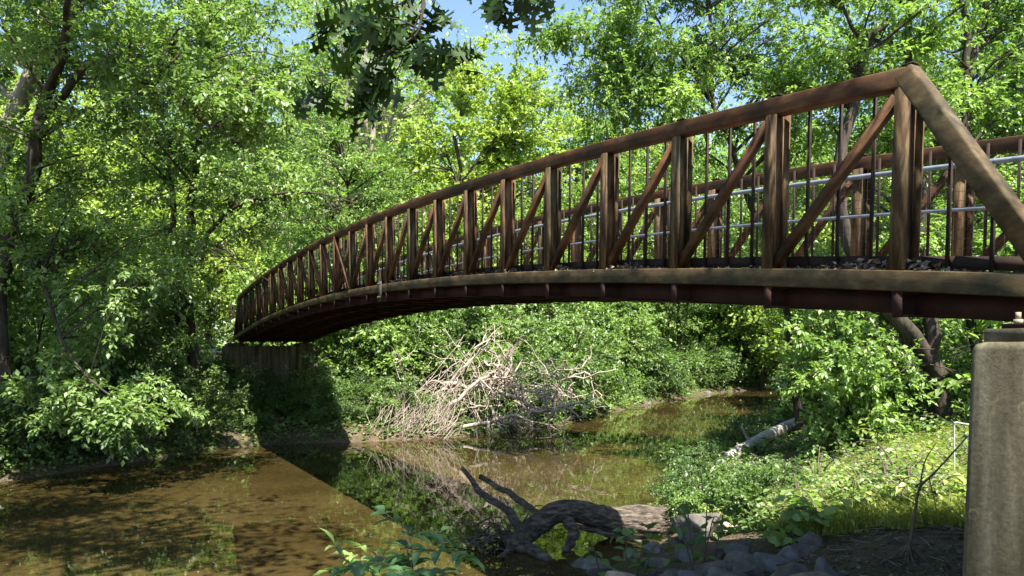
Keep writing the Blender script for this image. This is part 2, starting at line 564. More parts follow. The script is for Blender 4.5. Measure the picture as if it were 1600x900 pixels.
def tpt(s, frac, off):
    """local point on the truss plane: s in panels, frac 0 (chord top) .. 1 (top chord top)"""
    slope = 0.0058 * (23.0 - 2 * s) / PANEL
    return np.array((s * PANEL - slope * TILT * frac * TRUSS_H, -off, zb(s) + frac * TRUSS_H))


def rrect(w, h, c):
    a, b = w / 2, h / 2
    return [(-a + c, -b), (a - c, -b), (a - c * .3, -b + c * .3), (a, -b + c), (a, b - c), (a - c * .3, b - c * .3), (a - c, b), (-a + c, b), (-a + c * .3, b - c * .3), (-a, b - c), (-a, -b + c), (-a + c * .3, -b + c * .3)]


def bridge_xyz(s, off, z=0.0):
    c, sn = math.cos(B_ANG), math.sin(B_ANG)
    x, y = s * PANEL, -off
    return np.array((B_ORG[0] + c * x - sn * y, B_ORG[1] + sn * x + c * y, B_ORG[2] + z))


def build_bridge():
    root = empty("truss_footbridge", tuple(B_ORG), B_ANG)
    tag(root, "rusty brown arched steel truss footbridge spanning the river", "footbridge")
    W = 3.15
    rng = np.random.RandomState(11)

    def part(name, mb, mat, smooth=False, parent=root):
        return link(name, mb.mesh(name, smooth=smooth), mat, parent)

    pick_rest = MB()
    for side in (0, 1):
        o_c = 0.075 if side == 0 else W - 0.075           # chord centre plane
        inn = 1 if side == 0 else -1
        ss = np.linspace(0, NP, NP * 3 + 1)
        # top chord
        mb = MB(); mb.sweep([tpt(s, 1, o_c) - (0, 0, 0.075) for s in ss], rrect(0.15, 0.15, 0.011))
        part("top_chord", mb, M['rust'])
        # bottom chord
        sb = np.linspace(-0.87, NP + 0.87, NP * 3 + 6)
        mb = MB(); mb.sweep([tpt(s, 0, o_c) - (0, 0, 0.08) for s in sb], rrect(0.15, 0.16, 0.011))
        part("bottom_chord", mb, M['rust_olive'])
        # inclined end posts
        for s0, s1 in ((-0.84, -0.015), (NP + 0.84, NP + 0.015)):
            a = tpt(s0, 0, o_c) + (0, 0, -0.02); b = tpt(s1, 1, o_c) - (0, 0, 0.078)
            d = (b - a) / np.linalg.norm(b - a)
            mb = MB(); mb.sweep([a, b + d * 0.05], rrect(0.156, 0.156, 0.02))
            part("end_post", mb, M['rust_olive'])
        # uprights: H sections, flanges towards the river
        for s in range(NP + 1):
            mb = MB()
            a = tpt(s, 0, o_c) ; b = tpt(s, 1, o_c) - (0, 0, 0.145)
            for q0, (fx, fy) in (((0, 0.062), (0.132, 0.016)), ((0, -0.105 * inn), (0.132, 0.016)), ((0, -0.0215), (0.012, 0.15))) if side == 0 else (((0, -0.062), (0.132, 0.016)), ((0, 0.105), (0.132, 0.016)), ((0, 0.0215), (0.012, 0.15))):
                hx, hy = fx / 2, fy / 2
                V = []
                for p in (a, b):
                    for sx, sy in ((-1, -1), (1, -1), (1, 1), (-1, 1)):
                        V.append(p + (q0[0] + sx * hx, q0[1] + sy * hy, 0))
                mb.add(V, [(0, 3, 2, 1), (4, 5, 6, 7), (0, 1, 5, 4), (1, 2, 6, 5), (2, 3, 7, 6), (3, 0, 4, 7)])
            part("upright", mb, M['rust_post'])
            # cap lug on the chord over each upright
            c = tpt(s, 1, o_c + inn * 0.02)
            mb = MB(); mb.box((c[0] - 0.036, c[1] - 0.036, c[2] - 0.004), (c[0] + 0.036, c[1] + 0.036, c[2] + 0.028))
            mb.box((c[0] - 0.045, c[1] - 0.042, c[2] + 0.026), (c[0] + 0.045, c[1] + 0.042, c[2] + 0.038))
            part("post_cap", mb, M['dark_steel'])
        # diagonals
        sec = rrect(0.085, 0.085, 0.012)
        for s in range(NP):
            runs = []
            if s <= 11: runs.append((tpt(s, 0.93, o_c), tpt(s + 1, 0.0, o_c)))
            if s >= 11: runs.append((tpt(s, 0.0, o_c), tpt(s + 1, 0.93, o_c)))
            for k, (a, b) in enumerate(runs):
                dy = 0.0 if len(runs) == 1 else (0.048 if k else -0.048)
                d = (b - a) / np.linalg.norm(b - a)
                mb = MB(); mb.sweep([a + d * 0.03 + (0, dy, 0), b - d * 0.03 + (0, dy, 0)], sec)
                part("diagonal", mb, M['rust'])
        # pickets on the inner side
        o_p = o_c + inn * 0.098
        for s in range(-1, NP + 1):
            for k in (0.27, 0.52, 0.77):
                q = s + k
                if q < -0.6 or q > NP + 0.6: continue
                top = 1.0
                if q < 0: top = 1 + q / 0.84
                if q > NP: top = 1 - (q - NP) / 0.84
                a = tpt(q, 0.0, o_p) - (0, 0, 0.04); b = tpt(q, top, o_p) - (0, 0, 0.05)
                mb = MB() if (side == 0 or q < 8.5) else pick_rest
                mb.sweep([a, b], rrect(0.026, 0.026, 0.004), n=(0, 1, 0))
                if mb is not pick_rest: part("picket", mb, M['dark_steel'])
        # bottom kick angle behind the pickets
        mb = MB(); mb.sweep([tpt(s, 0.045, o_p + inn * 0.03) for s in sb], [(-0.006, -0.05), (0.006, -0.05), (0.006, 0.05), (-0.006, 0.05)])
        part("toe_plate", mb, M['dark_steel'])
        # handrail pipes and wire mesh inside the far truss
        if side == 1:
            for fr, r in ((1.27 / TRUSS_H, 0.030), (0.79 / TRUSS_H, 0.022)):
                mb = MB(); pts = np.array([tpt(s, fr, o_p + inn * 0.075) for s in np.linspace(-0.9, NP + 0.5, 50)])
                mb.tubes(pts, np.full(50, r), 10, caps=True)
                part("handrail", mb, M['galv'], True)
            for s in range(0, NP, 2):
                for fr in (1.27 / TRUSS_H, 0.79 / TRUSS_H):
                    a = tpt(s, fr, o_p + inn * 0.075); mb = MB()
                    mb.tubes(np.array([a, a + (0, -inn * -0.11 * 1, 0) if False else a + (0, inn * 0.11, 0)]), np.full(2, 0.012), 6, caps=True)
                    part("rail_bracket", mb, M['galv'])
        if side == 0: continue
        mb = MB()
        wy = o_p + inn * 0.02
        qs = np.arange(-0.5, NP + 0.5, 0.085)
        A = np.array([tpt(q, 0.0, wy) for q in qs]); Bq = np.array([tpt(q, 0.9 if 0 <= q <= NP else 0.35, wy) for q in qs])
        mb.tubes(np.stack([A, Bq], 1), np.full((len(qs), 2), 0.0026), 3)
        for fr in np.arange(0.04, 0.92, 0.068):
            pts = np.array([tpt(s, fr, wy + 0.003) for s in np.linspace(0, NP, 40)])
            mb.tubes(pts, np.full(40, 0.0026), 3)
        part("wire_mesh", mb, M['plate'])
    o = part("far_pickets", pick_rest, M['dark_steel']); o["kind"] = "stuff"; o.name = "picket_row"
    # deck, stringers, floor beams
    sb = np.linspace(-0.9, NP + 0.9, 60)
    mb = MB(); mb.sweep([tpt(s, 0, W / 2) - (0, 0, 0.115) for s in sb], [(-1.42, -0.035), (1.42, -0.035), (1.42, 0.035), (-1.42, 0.035)])
    part("deck", mb, M['deck'])
    for off in (0.24, 1.1, 2.05, W - 0.24):
        mb = MB()
        for da, db, wv, hv in ((0, 0, 0.012, 0.165), (0.03, 0.083, 0.07, 0.014), (0.03, -0.083, 0.07, 0.014)):
            mb.sweep([tpt(s, 0, off + da) - (0, 0, 0.245 - db) for s in sb], [(-wv / 2, -hv / 2), (wv / 2, -hv / 2), (wv / 2, hv / 2), (-wv / 2, hv / 2)])
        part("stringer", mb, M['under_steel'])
    for s in range(NP + 1):
        mb = MB()
        c = tpt(s, 0, 0)
        z1, z0 = c[2] - 0.163, c[2] - 0.352
        x = c[0]
        mb.box((x - 0.05, -(W - 0.03), z0), (x + 0.05, -0.03, z0 + 0.014))
        mb.box((x - 0.05, -(W - 0.03), z1 - 0.014), (x + 0.05, -0.03, z1))
        mb.box((x - 0.006, -(W - 0.035), z0 + 0.012), (x + 0.006, -0.035, z1 - 0.012))
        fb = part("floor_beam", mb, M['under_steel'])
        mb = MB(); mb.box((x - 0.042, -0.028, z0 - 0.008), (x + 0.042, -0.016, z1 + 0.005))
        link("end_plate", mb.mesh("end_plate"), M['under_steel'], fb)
    # bolted splice plate in the near bottom chord
    for s in (9.25,):
        c = tpt(s, 0, 0)
        mb = MB(); mb.box((c[0] - 0.09, 0.002, c[2] - 0.36), (c[0] + 0.09, 0.02, c[2] + 0.07))
        sp = part("splice_plate", mb, M['plate'])
        for bx in (-0.05, 0.05):
            for bz in (-0.27, 0.01):
                mb = MB(); mb.tubes(np.array([(c[0] + bx, 0.018, c[2] + bz), (c[0] + bx, 0.045, c[2] + bz)]), np.full(2, 0.026), 6, caps=True)
                link("bolt", mb.mesh("bolt"), M['plate'], sp)
    # dead leaves gathered along the near edge of the deck
    mb = MB(); n = 1500
    q = rng.uniform(-0.6, 9, n * 2); clump = (wav(q, q * 0, 1.3, 4) * 1.4 + 0.3).clip(0.0, 1); kq = rng.uniform(size=n * 2) < clump + .06; q, clump = q[kq], clump[kq]; n = len(q)
    ps = np.array([tpt(a, 0, 0.04 + rng.uniform(0, 0.15)) for a in q]) + np.stack([0 * q, 0 * q, .002 + rng.uniform(0, 0.075, n) * clump], -1)
    add_leaves(mb, rng, ps, norm(rng.normal(size=(n, 3)) * (1, 1, .4)), rng.uniform(0.03, 0.075, n), 0.3, tint=rng.uniform(0, 1, n), nup=0.6)
    # and on the top of the near chord
    o = link("leaf_litter", mb.mesh("leaf_litter", tint=True), M['litter'], root); o["kind"] = "stuff"
    return root


def add_leaves(mb, rng, pos, ldir, size, width=0.3, fold=0.10, tint=None, nup=1.0, nrand=0.55, rich=False):
    """leaves as folded blades: pos (n,3), ldir (n,3), size (n)"""
    n = len(pos)
    nr = norm(np.array((0, 0, nup)) + rng.normal(size=(n, 3)) * nrand)
    side = norm(np.cross(nr, ldir)); nn = np.cross(ldir, side)
    s = np.asarray(size)[:, None]
    if tint is None:
        tint = rng.uniform(0, 1, n)
    if not rich:
        a = pos; t = pos + ldir * s - nn * s * 0.10
        l = pos + ldir * s * 0.42 - side * s * width + nn * s * fold
        r = pos + ldir * s * 0.42 + side * s * width + nn * s * fold
        V = np.stack([a, l, t, r], 1).reshape(-1, 3)
        b = np.arange(n)[:, None] * 4
        F = np.concatenate([b + (0, 2, 1), b + (0, 3, 2)])
        mb.add(V, F, np.concatenate([tint, tint]))
    else:
        def pt(u, v, w):
            return pos + ldir * s * u + side * s * width * v + nn * s * w
        pts = [pt(0, 0, 0), pt(.33, 0, -.0), pt(.68, 0, -.05), pt(1, 0, -.2),
               pt(.12, -.62, fold * .6), pt(.38, -1, fold), pt(.72, -.66, fold * .4 - .05),
               pt(.12, .62, fold * .6), pt(.38, 1, fold), pt(.72, .66, fold * .4 - .05)]
        V = np.stack(pts, 1).reshape(-1, 3)
        b = np.arange(n)[:, None] * 10
        Q = np.concatenate([b + (0, 1, 5, 4), b + (1, 2, 6, 5), b + (0, 7, 8, 1), b + (1, 8, 9, 2)])
        T = np.concatenate([b + (2, 3, 6), b + (2, 9, 3)])
        m0 = mb.n
        mb.add(V, Q, np.tile(tint, 4))
        mb.f.setdefault(3, []).append(T + m0); mb.t.setdefault(3, []).append(np.tile(tint, 2))


bridge = build_bridge()


def build_pier(name, s0, s1, label, z_top, z_bot):
    root = empty(name, tuple(bridge_xyz((s0 + s1) / 2, 1.5, z_bot)), B_ANG)
    tag(root, label, "pier", "concrete piers of the footbridge")
    hx = abs(s1 - s0) * PANEL / 2
    y0, y1 = -2.0, 1.94
    H = z_top - z_bot
    mb = MB()
    c = 0.05
    rings = []
    for z, g, ex in ((0, 0.07, 0), (H - c, 0.0, 0), (H - c * .3, -c * .3, 0), (H, -c, 0)):
        a = hx + g
        pts = [(-a + c, y0 - g), (a - c, y0 - g), (a - c * .3, y0 - g + c * .3), (a, y0 - g + c), (a, y1 + g - c), (a - c * .3, y1 + g - c * .3), (a - c, y1 + g), (-a + c, y1 + g), (-a + c * .3, y1 + g - c * .3), (-a, y1 + g - c), (-a, y0 - g + c), (-a + c * .3, y0 - g + c * .3)]
        rings.append([(x, y, z) for x, y in pts])
    m = 12
    V = np.array(rings).reshape(-1, 3)
    idx = np.arange(len(rings) * m).reshape(-1, m)
    q = np.stack([idx[:-1], np.roll(idx[:-1], -1, 1), np.roll(idx[1:], -1, 1), idx[1:]], -1).reshape(-1, 4)
    mb.add(V, q); mb.f.setdefault(m, []).append(idx[-1][None] + 0); mb.t.setdefault(m, []).append(np.zeros(1))
    link("pier_shaft", mb.mesh("pier_shaft"), M['concrete'], root)
    for yc in (1.42, -1.42):
        mb = MB(); b = min(hx - 0.03, 0.45)
        mb.box((-b, yc - 0.42, H - 0.01), (b, yc + 0.40, H + 0.085))
        ped = link("pedestal", mb.mesh("pedestal"), M['concrete'], root)
        mb = MB(); mb.box((-b + 0.07, yc - 0.2, H + 0.085), (b - 0.07, yc + 0.33, H + 0.118))
        bp = link("bearing_plate", mb.mesh("bearing_plate"), M['under_steel'], root)
        for bx in (-b + 0.14, b - 0.14):
            mb = MB(); mb.tubes(np.array([(bx, yc + 0.27, H + 0.115), (bx, yc + 0.27, H + 0.145)]), np.full(2, 0.028), 6, caps=True)
            mb.tubes(np.array([(bx, yc + 0.27, H + 0.145), (bx, yc + 0.27, H + 0.19)]), np.full(2, 0.016), 8, caps=True)
            link("anchor_bolt", mb.mesh("anchor_bolt"), M['rock_tan'], bp)
    return root


build_pier("concrete_pier", -0.63, -1.40, "tall stained concrete pier with a bolt on top at the near bridge end", 0.035, -2.6)
build_pier("concrete_pier", 23.35, 24.1, "shaded concrete pier under the far end of the footbridge", 0.07, -3.2)


# ------------------------------------------------------------------ plants
def twig_leaves(mbl, mbt, rng, st, di, ln, k, size, width, droop, leafdroop, compound=0, twig_r=0.006, tw_frac=1.0, tint0=None, tmin=0.15, rich=False, nrand=0.55):
    T = len(st)
    if tint0 is None:
        tint0 = rng.normal(0.42, 0.16, T)
    t = rng.uniform(tmin, 1.05, (T, k))
    down = np.array((0, 0, -1.0))
    pos = st[:, None] + di[:, None] * (ln[:, None] * t)[..., None] + down * (droop * ln[:, None] * t ** 2)[..., None]
    ld = norm(di[:, None] * 0.55 + rng.normal(size=(T, k, 3)) * 0.75 + down * leafdroop)
    pos = pos.reshape(-1, 3); ld = ld.reshape(-1, 3)
    n = len(pos)
    sz = size * rng.uniform(0.6, 1.15, n)
    tn = np.clip(np.repeat(tint0, k) + rng.normal(0, 0.09, n), 0, 1)
    if not compound:
        add_leaves(mbl, rng, pos, ld, sz, width, tint=tn, rich=rich, nrand=nrand)
    else:
        nr = norm(np.array((0, 0, 1.0)) + rng.normal(size=(n, 3)) * 0.45)
        side = norm(np.cross(nr, ld))
        plan = [(1.0, 1.0, 0.0, 1.0), (0.6, 0.65, 0.75, 0.9), (0.6, 0.65, -0.75, 0.9), (0.15, 0.5, 0.85, 0.8), (0.15, 0.5, -0.85, 0.8), (1.0, .75, .6, .9), (1.0, .75, -.6, .9)][:compound]
        for off, a, b, sc in plan:
            d = norm(ld * a + side * b + rng.normal(size=(n, 3)) * 0.15 + down * 0.12)
            add_leaves(mbl, rng, pos + ld * (sz * off)[:, None], d, sz * sc, width, tint=np.clip(tn + rng.normal(0, .05, n), 0, 1), nup=1, nrand=0.4, rich=rich)
    if mbt is not None:
        keep = rng.uniform(size=T) < tw_frac
        tt = np.array((0, .33, .66, 1.0))
        P = st[keep][:, None] + di[keep][:, None] * (ln[keep][:, None] * tt)[..., None] + down * (droop * ln[keep][:, None] * tt ** 2)[..., None]
        Rr = twig_r * (1.25 - tt)[None] * (0.6 + ln[keep][:, None] * 0.5)
        mbt.tubes(P, Rr, 3)


def make_plant(seed, stems, clumps, leaf=0.11, width=0.3, k=9, twigs=14, droop=0.25, leafdroop=0.2, compound=0, flat=0.42, limb_r=0.016, twig_r=0.006, tw_frac=0.7, rich=False, sides=7, up=0.14, jitter=0.04, bare=0, nrand=0.55):
    """stems: list of (points, r0, r1); clumps: list of (centre, radius). Returns wood and leaf buffers."""
    rng = np.random.RandomState(seed)
    mbt, mbl = MB(), MB()
    SP = []
    for pts, r0, r1 in stems:
        P = spline(pts, 16)
        L = np.linalg.norm(P[-1] - P[0])
        P[1:-1] += rng.normal(size=(14, 3)) * jitter * (L / 8) * (1, 1, .3)
        rad = r0 + (r1 - r0) * np.linspace(0, 1, 16) ** 0.85
        rad[0] *= 1.25
        mbt.tubes(P, rad, sides)
        SP.append(np.concatenate([P, rad[:, None]], 1)[3:])
    SP = np.concatenate(SP) if SP else None
    S, D, LN, TN = [], [], [], []
    for c, r in clumps:
        c = np.asarray(c, float)
        ct = np.clip(rng.normal(0.45, 0.30), 0.02, 0.98)
        if SP is not None:
            dv = c - SP[:, :3]
            dist = np.linalg.norm(dv, axis=1)
            cost = dist + np.maximum(0, 0.35 * dist - dv[:, 2]) * 1.2 + rng.uniform(0, 0.5, len(SP))
            j = int(np.argmin(cost)); a = SP[j, :3]
            mid = (a + c) / 2 + np.array((0, 0, 0.12 * dist[j])) + rng.normal(size=3) * 0.07 * dist[j]
            Lm = spline([a, mid, c], 9)
            r0 = min(SP[j, 3] * 0.7, limb_r + 0.012 * dist[j])
            mbt.tubes(Lm, np.linspace(r0, 0.008, 9), 5)
            limb = Lm[3:]
        else:
            limb = c[None] + rng.normal(size=(4, 3)) * r * 0.2
        n = max(3, int(twigs * rng.uniform(0.7, 1.3)))
        s = limb[rng.randint(0, len(limb), n)] + rng.normal(size=(n, 3)) * r * 0.10
        d = rng.normal(size=(n, 3)); d[:, 2] = d[:, 2] * flat + up
        out = norm(c - (SP[:, :3].mean(0) if SP is not None else c - (0, 0, 1)))
        d = norm(norm(d) + out * 0.35)
        S.append(s); D.append(d); LN.append(r * rng.uniform(0.45, 1.15, n)); TN.append(np.clip(ct + rng.normal(0, 0.08, n), 0, 1))
    S, D, LN, TN = np.concatenate(S), np.concatenate(D), np.concatenate(LN), np.concatenate(TN)
    twig_leaves(mbl, mbt, rng, S, D, LN, k, leaf, width, droop, leafdroop, compound, twig_r, tw_frac, TN, rich=rich, nrand=nrand)
    if bare:
        for _ in range(bare):
            j = rng.randint(len(SP) // 3, len(SP)); a = SP[j, :3]
            d = norm(rng.normal(size=3) * (1, 1, .5)); L = rng.uniform(.8, 2.6)
            P = spline([a, a + d * L * .5 + rng.normal(size=3) * .1, a + d * L + rng.normal(size=3) * .3], 6)
            mbt.tubes(P, np.linspace(.02, .004, 6), 4)
            m = 9; q = P[rng.randint(2, 6, m)]; dd = norm(d + rng.normal(size=(m, 3)) * .7); ll = rng.uniform(.2, .8, m)
            mbt.tubes(np.stack([q, q + dd * ll[:, None] * .5 + rng.normal(size=(m, 3)) * .03, q + dd * ll[:, None]], 1), np.tile((.007, .005, .003), (m, 1)), 3)
    return mbt, mbl


def ellipsoid_clumps(rng, c, rad, n, cr, shell=0.55, zlow=-1.0):
    out = []
    c = np.asarray(c, float); rad = np.asarray(rad, float)
    while len(out) < n:
        v = rng.normal(size=3); v /= np.linalg.norm(v)
        q = v * rng.uniform(shell ** 3, 1) ** (1 / 3)
        if q[2] < zlow: continue
        out.append((c + q * rad, cr * rng.uniform(0.75, 1.25)))
    return out


def tree_obj(name, base, bufs, leafmat, label, cat="tree", group=None, barkmat=None, crown="crown", trunk="trunk"):
    base = np.asarray(base, float)
    root = empty(name, tuple(base))
    tag(root, label, cat, group)
    mbt, mbl = bufs
    if mbt.n: link(trunk, mbt.mesh(trunk, smooth=True, offset=base), barkmat or M['bark'], root)
    link(crown, mbl.mesh(crown, tint=True, offset=base), leafmat, root)
    return root


def gp(x, y, dz=0.0):
    return np.array((x, y, gz(x, y) + dz))


# ---- left bank trees
r = np.random.RandomState(1)
bA = gp(-14.9, 21.4, -0.3)
stems = [([bA, at(-5, 470, 21), at(12, 380, 20.8), at(48, 240, 20.5), at(70, 150, 20.3), at(120, 20, 20), at(150, -120, 20)], 0.30, 0.07),
         ([at(14, 400, 20.8), at(60, 430, 20), at(90, 520, 19.4), at(130, 580, 18.6), at(200, 640, 18.0)], 0.07, 0.015),
         ([at(75, 140, 20.3), at(110, 20, 18.5), (-10.2, 16.5, 13.2), (-8.6, 14.2, 13.6)], 0.11, 0.03),
         ([at(60, 185, 20.4), at(150, 95, 19.5), at(230, 110, 18.5), at(330, 200, 17.5)], 0.13, 0.03)]
cl = (ellipsoid_clumps(r, at(215, 150, 19.6), (5.2, 3.2, 5.0), 44, 1.3, 0.35) + ellipsoid_clumps(r, at(150, 430, 21.6), (3.6, 1.6, 2.6), 15, 1.15, 0.3)
      + ellipsoid_clumps(r, at(170, 30, 20), (4.5, 3, 3), 16, 1.3, .3)
      + ellipsoid_clumps(r, (-9.8, 14.6, 13.6), (4.6, 2.2, 1.2), 26, 1.05, .2)
      + [(at(px, py, Y), rr_) for px, py, Y, rr_ in ((40, 590, 19.2, .65), (105, 622, 18.6, .7), (165, 650, 18.2, .65), (225, 645, 18.6, .6), (60, 655, 18.9, .5), (240, 590, 19.4, .6), (310, 640, 20, .55), (175, 690, 18.2, .45))])
tree_obj("box_elder", bA, make_plant(101, stems, cl, leaf=0.175, width=0.29, k=11, twigs=18, compound=3, leafdroop=0.35, droop=0.35, bare=10),
         M['leaf_mid'], "leaning dark trunked tree with drooping bright leaf sprays at the left edge", barkmat=M['bark'])
bB = gp(-17.5, 23.5, -0.3)
stems = [([bB, at(-60, 480, 22), at(-20, 300, 22), at(20, 190, 22), at(62, 60, 22), at(95, -60, 22), at(120, -220, 22)], 0.46, 0.12)]
cl = ellipsoid_clumps(r, at(60, -120, 22), (6.5, 4, 5.0), 34, 1.4, 0.3) + ellipsoid_clumps(r, at(-40, 330, 22.5), (3, 2.5, 3.5), 10, 1.2, 0.3)
tree_obj("pale_barked_tree", bB, make_plant(102, stems, cl, leaf=0.18, width=0.29, k=11, twigs=17, compound=3, leafdroop=0.3), M['leaf_mid'],
         "thick pale grey trunk slanting up at the top left corner", barkmat=M['bark_pale'])
bC = gp(-11.6, 28.6, -0.3)
stems = [([bC, at(290, 470, 27), at(292, 380, 26.5), at(305, 290, 26), at(320, 150, 26), at(330, 20, 26)], 0.26, 0.05),
         ([bC, at(278, 470, 27), at(272, 380, 26.5), at(262, 240, 26.5), at(250, 100, 26)], 0.2, 0.04),
         ([at(285, 430, 27), at(318, 380, 26), at(345, 340, 25.5), at(400, 310, 25), at(480, 300, 24.8), at(560, 318, 24.6)], 0.12, 0.015),
         ([at(318, 380, 26), at(360, 395, 25.5), at(375, 430, 25)], 0.05, 0.012)]
cl = (ellipsoid_clumps(r, at(320, 220, 26), (4.2, 3.6, 5.2), 34, 1.3, 0.3) + ellipsoid_clumps(r, at(200, 510, 26.0), (3.0, 2.2, 2.4), 20, 1.2, .3)
      + ellipsoid_clumps(r, at(380, 90, 26), (3.4, 2.8, 3.8), 16, 1.3, .3) + ellipsoid_clumps(r, at(430, 280, 26), (2.6, 2, 1.7), 10, 1.0, .2))
tree_obj("forked_tree", bC, make_plant(103, stems, cl, leaf=0.18, width=0.29, k=11, twigs=17, compound=3, leafdroop=0.3, bare=34), M['leaf_mid'],
         "several stemmed dark tree with bare twiggy limb left of the bridge's far end")

# ---- right bank trees
bF = gp(9.9, 25.5, -0.3)
stems = [([bF, at(1215, 430, 24.5), at(1160, 280, 23.5), at(1118, 175, 23), at(1108, 60, 22.6), at(1100, -90, 22.4)], 0.13, 0.04),
         ([at(1116, 165, 23), at(1080, 110, 22.4), at(1040, 50, 22), at(1000, -20, 21.5)], 0.08, 0.02),
         ([at(1130, 200, 23.2), at(1065, 150, 22.5), at(1000, 115, 21.8), at(930, 70, 21)], 0.08, 0.015)]
cl = (ellipsoid_clumps(r, at(1090, 70, 22.5), (4.3, 3.4, 3.6), 40, 1.15, 0.35) + ellipsoid_clumps(r, at(950, 120, 21.5), (2.2, 1.6, 2.4), 20, 0.95, 0.3)
      + ellipsoid_clumps(r, at(1250, 90, 22.5), (2.4, 2.4, 3.0), 16, 1.1, .3) + ellipsoid_clumps(r, at(1240, 400, 24), (2.4, 2, 2.6), 12, 1.1, .3)
      + ellipsoid_clumps(r, at(1060, -70, 22.5), (3.3, 2.6, 1.6), 16, 1.1, .3))
tree_obj("leaning_tree", bF, make_plant(104, stems, cl, leaf=0.17, width=0.25, k=10, twigs=17, compound=3, leafdroop=0.55, droop=0.4, bare=12), M['leaf_light'],
         "slender tree leaning over the river with drooping leaves against blue sky")
bH = gp(10.9, 18.9, -0.3)
stems = [([bH, at(1466, 600, 18.6), at(1452, 545, 18.5), at(1450, 480, 18.5), at(1436, 300, 18.5), at(1425, 120, 18.6), at(1422, -60, 18.8)], 0.30, 0.06),
         ([at(1462, 585, 18.6), at(1432, 530, 18.3), at(1398, 492, 18.0), at(1330, 400, 17.8), at(1312, 300, 17.8), at(1328, 200, 17.9), at(1346, 105, 18), at(1365, 55, 18), at(1390, 30, 18)], 0.24, 0.08),
         ([at(1440, 590, 18.4), at(1424, 560, 18.3), at(1405, 505, 18.2)], 0.11, 0.08),
         ([at(1360, 70, 18), at(1330, 40, 18), at(1300, -40, 18)], 0.07, 0.03)]
cl = (ellipsoid_clumps(r, at(1390, 60, 19), (3.4, 3, 3.2), 36, 1.15, .3) + ellipsoid_clumps(r, at(1380, 380, 20), (2.6, 2, 2.4), 16, 1.0, .3)
      + ellipsoid_clumps(r, at(1330, 560, 18.2), (1.6, 1.4, 0.8), 8, 0.8, .3))
tree_obj("curved_trunk_tree", bH, make_plant(105, stems, cl, leaf=0.155, width=0.28, k=11, twigs=17, compound=3, leafdroop=0.35, bare=14), M['leaf_light'],
         "forked tree with a curved trunk seen under and above the bridge's near end", barkmat=M['bark'])
bI = gp(13.6, 21.5, -0.3)
stems = [([bI, at(1508, 420, 21.3), at(1506, 250, 21), at(1509, 130, 21), at(1512, 70, 21), at(1495, -60, 21)], 0.26, 0.06),
         ([at(1509, 130, 21), at(1526, 70, 21), at(1550, -50, 21)], 0.12, 0.05)]
cl = ellipsoid_clumps(r, at(1540, 60, 21.5), (4.2, 3.2, 4.2), 40, 1.15, .3) + ellipsoid_clumps(r, at(1560, 340, 22), (3.4, 2.4, 3.4), 30, 1.15, .3)
tree_obj("forked_tree", bI, make_plant(106, stems, cl, leaf=0.165, width=0.28, k=11, twigs=17, compound=3, leafdroop=0.3, bare=8), M['leaf_light'],
         "straight trunk forking in a Y behind the bridge's sloping end post", barkmat=M['bark'])

# ---- centre, yellow-green trees beyond the river
bE = gp(-3.0, 41, -0.3)
stems = [([bE, at(722, 330, 41), at(716, 230, 41), at(724, 120, 41), at(735, 60, 41)], 0.17, 0.04),
         ([at(720, 300, 41), at(690, 220, 41), at(650, 150, 41)], 0.07, 0.02), ([at(720, 290, 41), at(770, 210, 41), at(815, 140, 41)], 0.08, 0.02)]
cl = (ellipsoid_clumps(r, at(770, 175, 41), (3.6, 3, 3.8), 46, 1.15, .3) + ellipsoid_clumps(r, at(845, 210, 41), (2.3, 2.5, 3.2), 26, 1.1, .3) + ellipsoid_clumps(r, at(640, 260, 41), (2.2, 2.2, 2.2), 14, 1.1, .3)
      + ellipsoid_clumps(r, at(750, 380, 40), (4, 2.6, 3), 20, 1.2, .3))
tree_obj("yellow_green_tree", bE, make_plant(107, stems, cl, leaf=0.25, width=0.32, k=11, twigs=17, leafdroop=0.1, droop=0.1, up=0.5), M['leaf_yellow'],
         "bright yellow green tree with thin dark trunk above the middle of the bridge")
bD = gp(-9.8, 52, -0.3)
stems = [([bD, at(572, 330, 52), at(566, 200, 52), at(560, 60, 52), at(556, -40, 52)], 0.28, 0.05), ([at(568, 230, 52), at(596, 170, 52), at(610, 60, 52)], 0.12, 0.03)]
cl = ellipsoid_clumps(r, at(560, 120, 52), (4.6, 3, 7.0), 34, 1.1, .2)
tree_obj("sparse_tall_tree", bD, make_plant(108, stems, cl, leaf=0.22, width=0.28, k=6, twigs=10, leafdroop=0.2, bare=90, tw_frac=1.0, twig_r=0.012), M['leaf_light'],
         "thinly leaved tall tree with pale twigs against the sky behind hanging oak leaves", barkmat=M['bark_pale'])
bD2 = gp(-9.0, 39, -0.3)
stems = [([bD2, at(540, 420, 39), at(545, 320, 39), at(540, 250, 39)], 0.16, 0.05)]
cl = ellipsoid_clumps(r, at(545, 290, 39), (4.2, 3, 3.4), 52, 1.2, .2) + ellipsoid_clumps(r, at(480, 190, 40), (2.0, 2, 2.4), 12, 1.0, .2)
tree_obj("feathery_tree", bD2, make_plant(109, stems, cl, leaf=0.20, width=0.24, k=14, twigs=18, leafdroop=0.1, up=0.4), M['leaf_light'],
         "fresh green feathery tree behind the falling left half of the bridge")

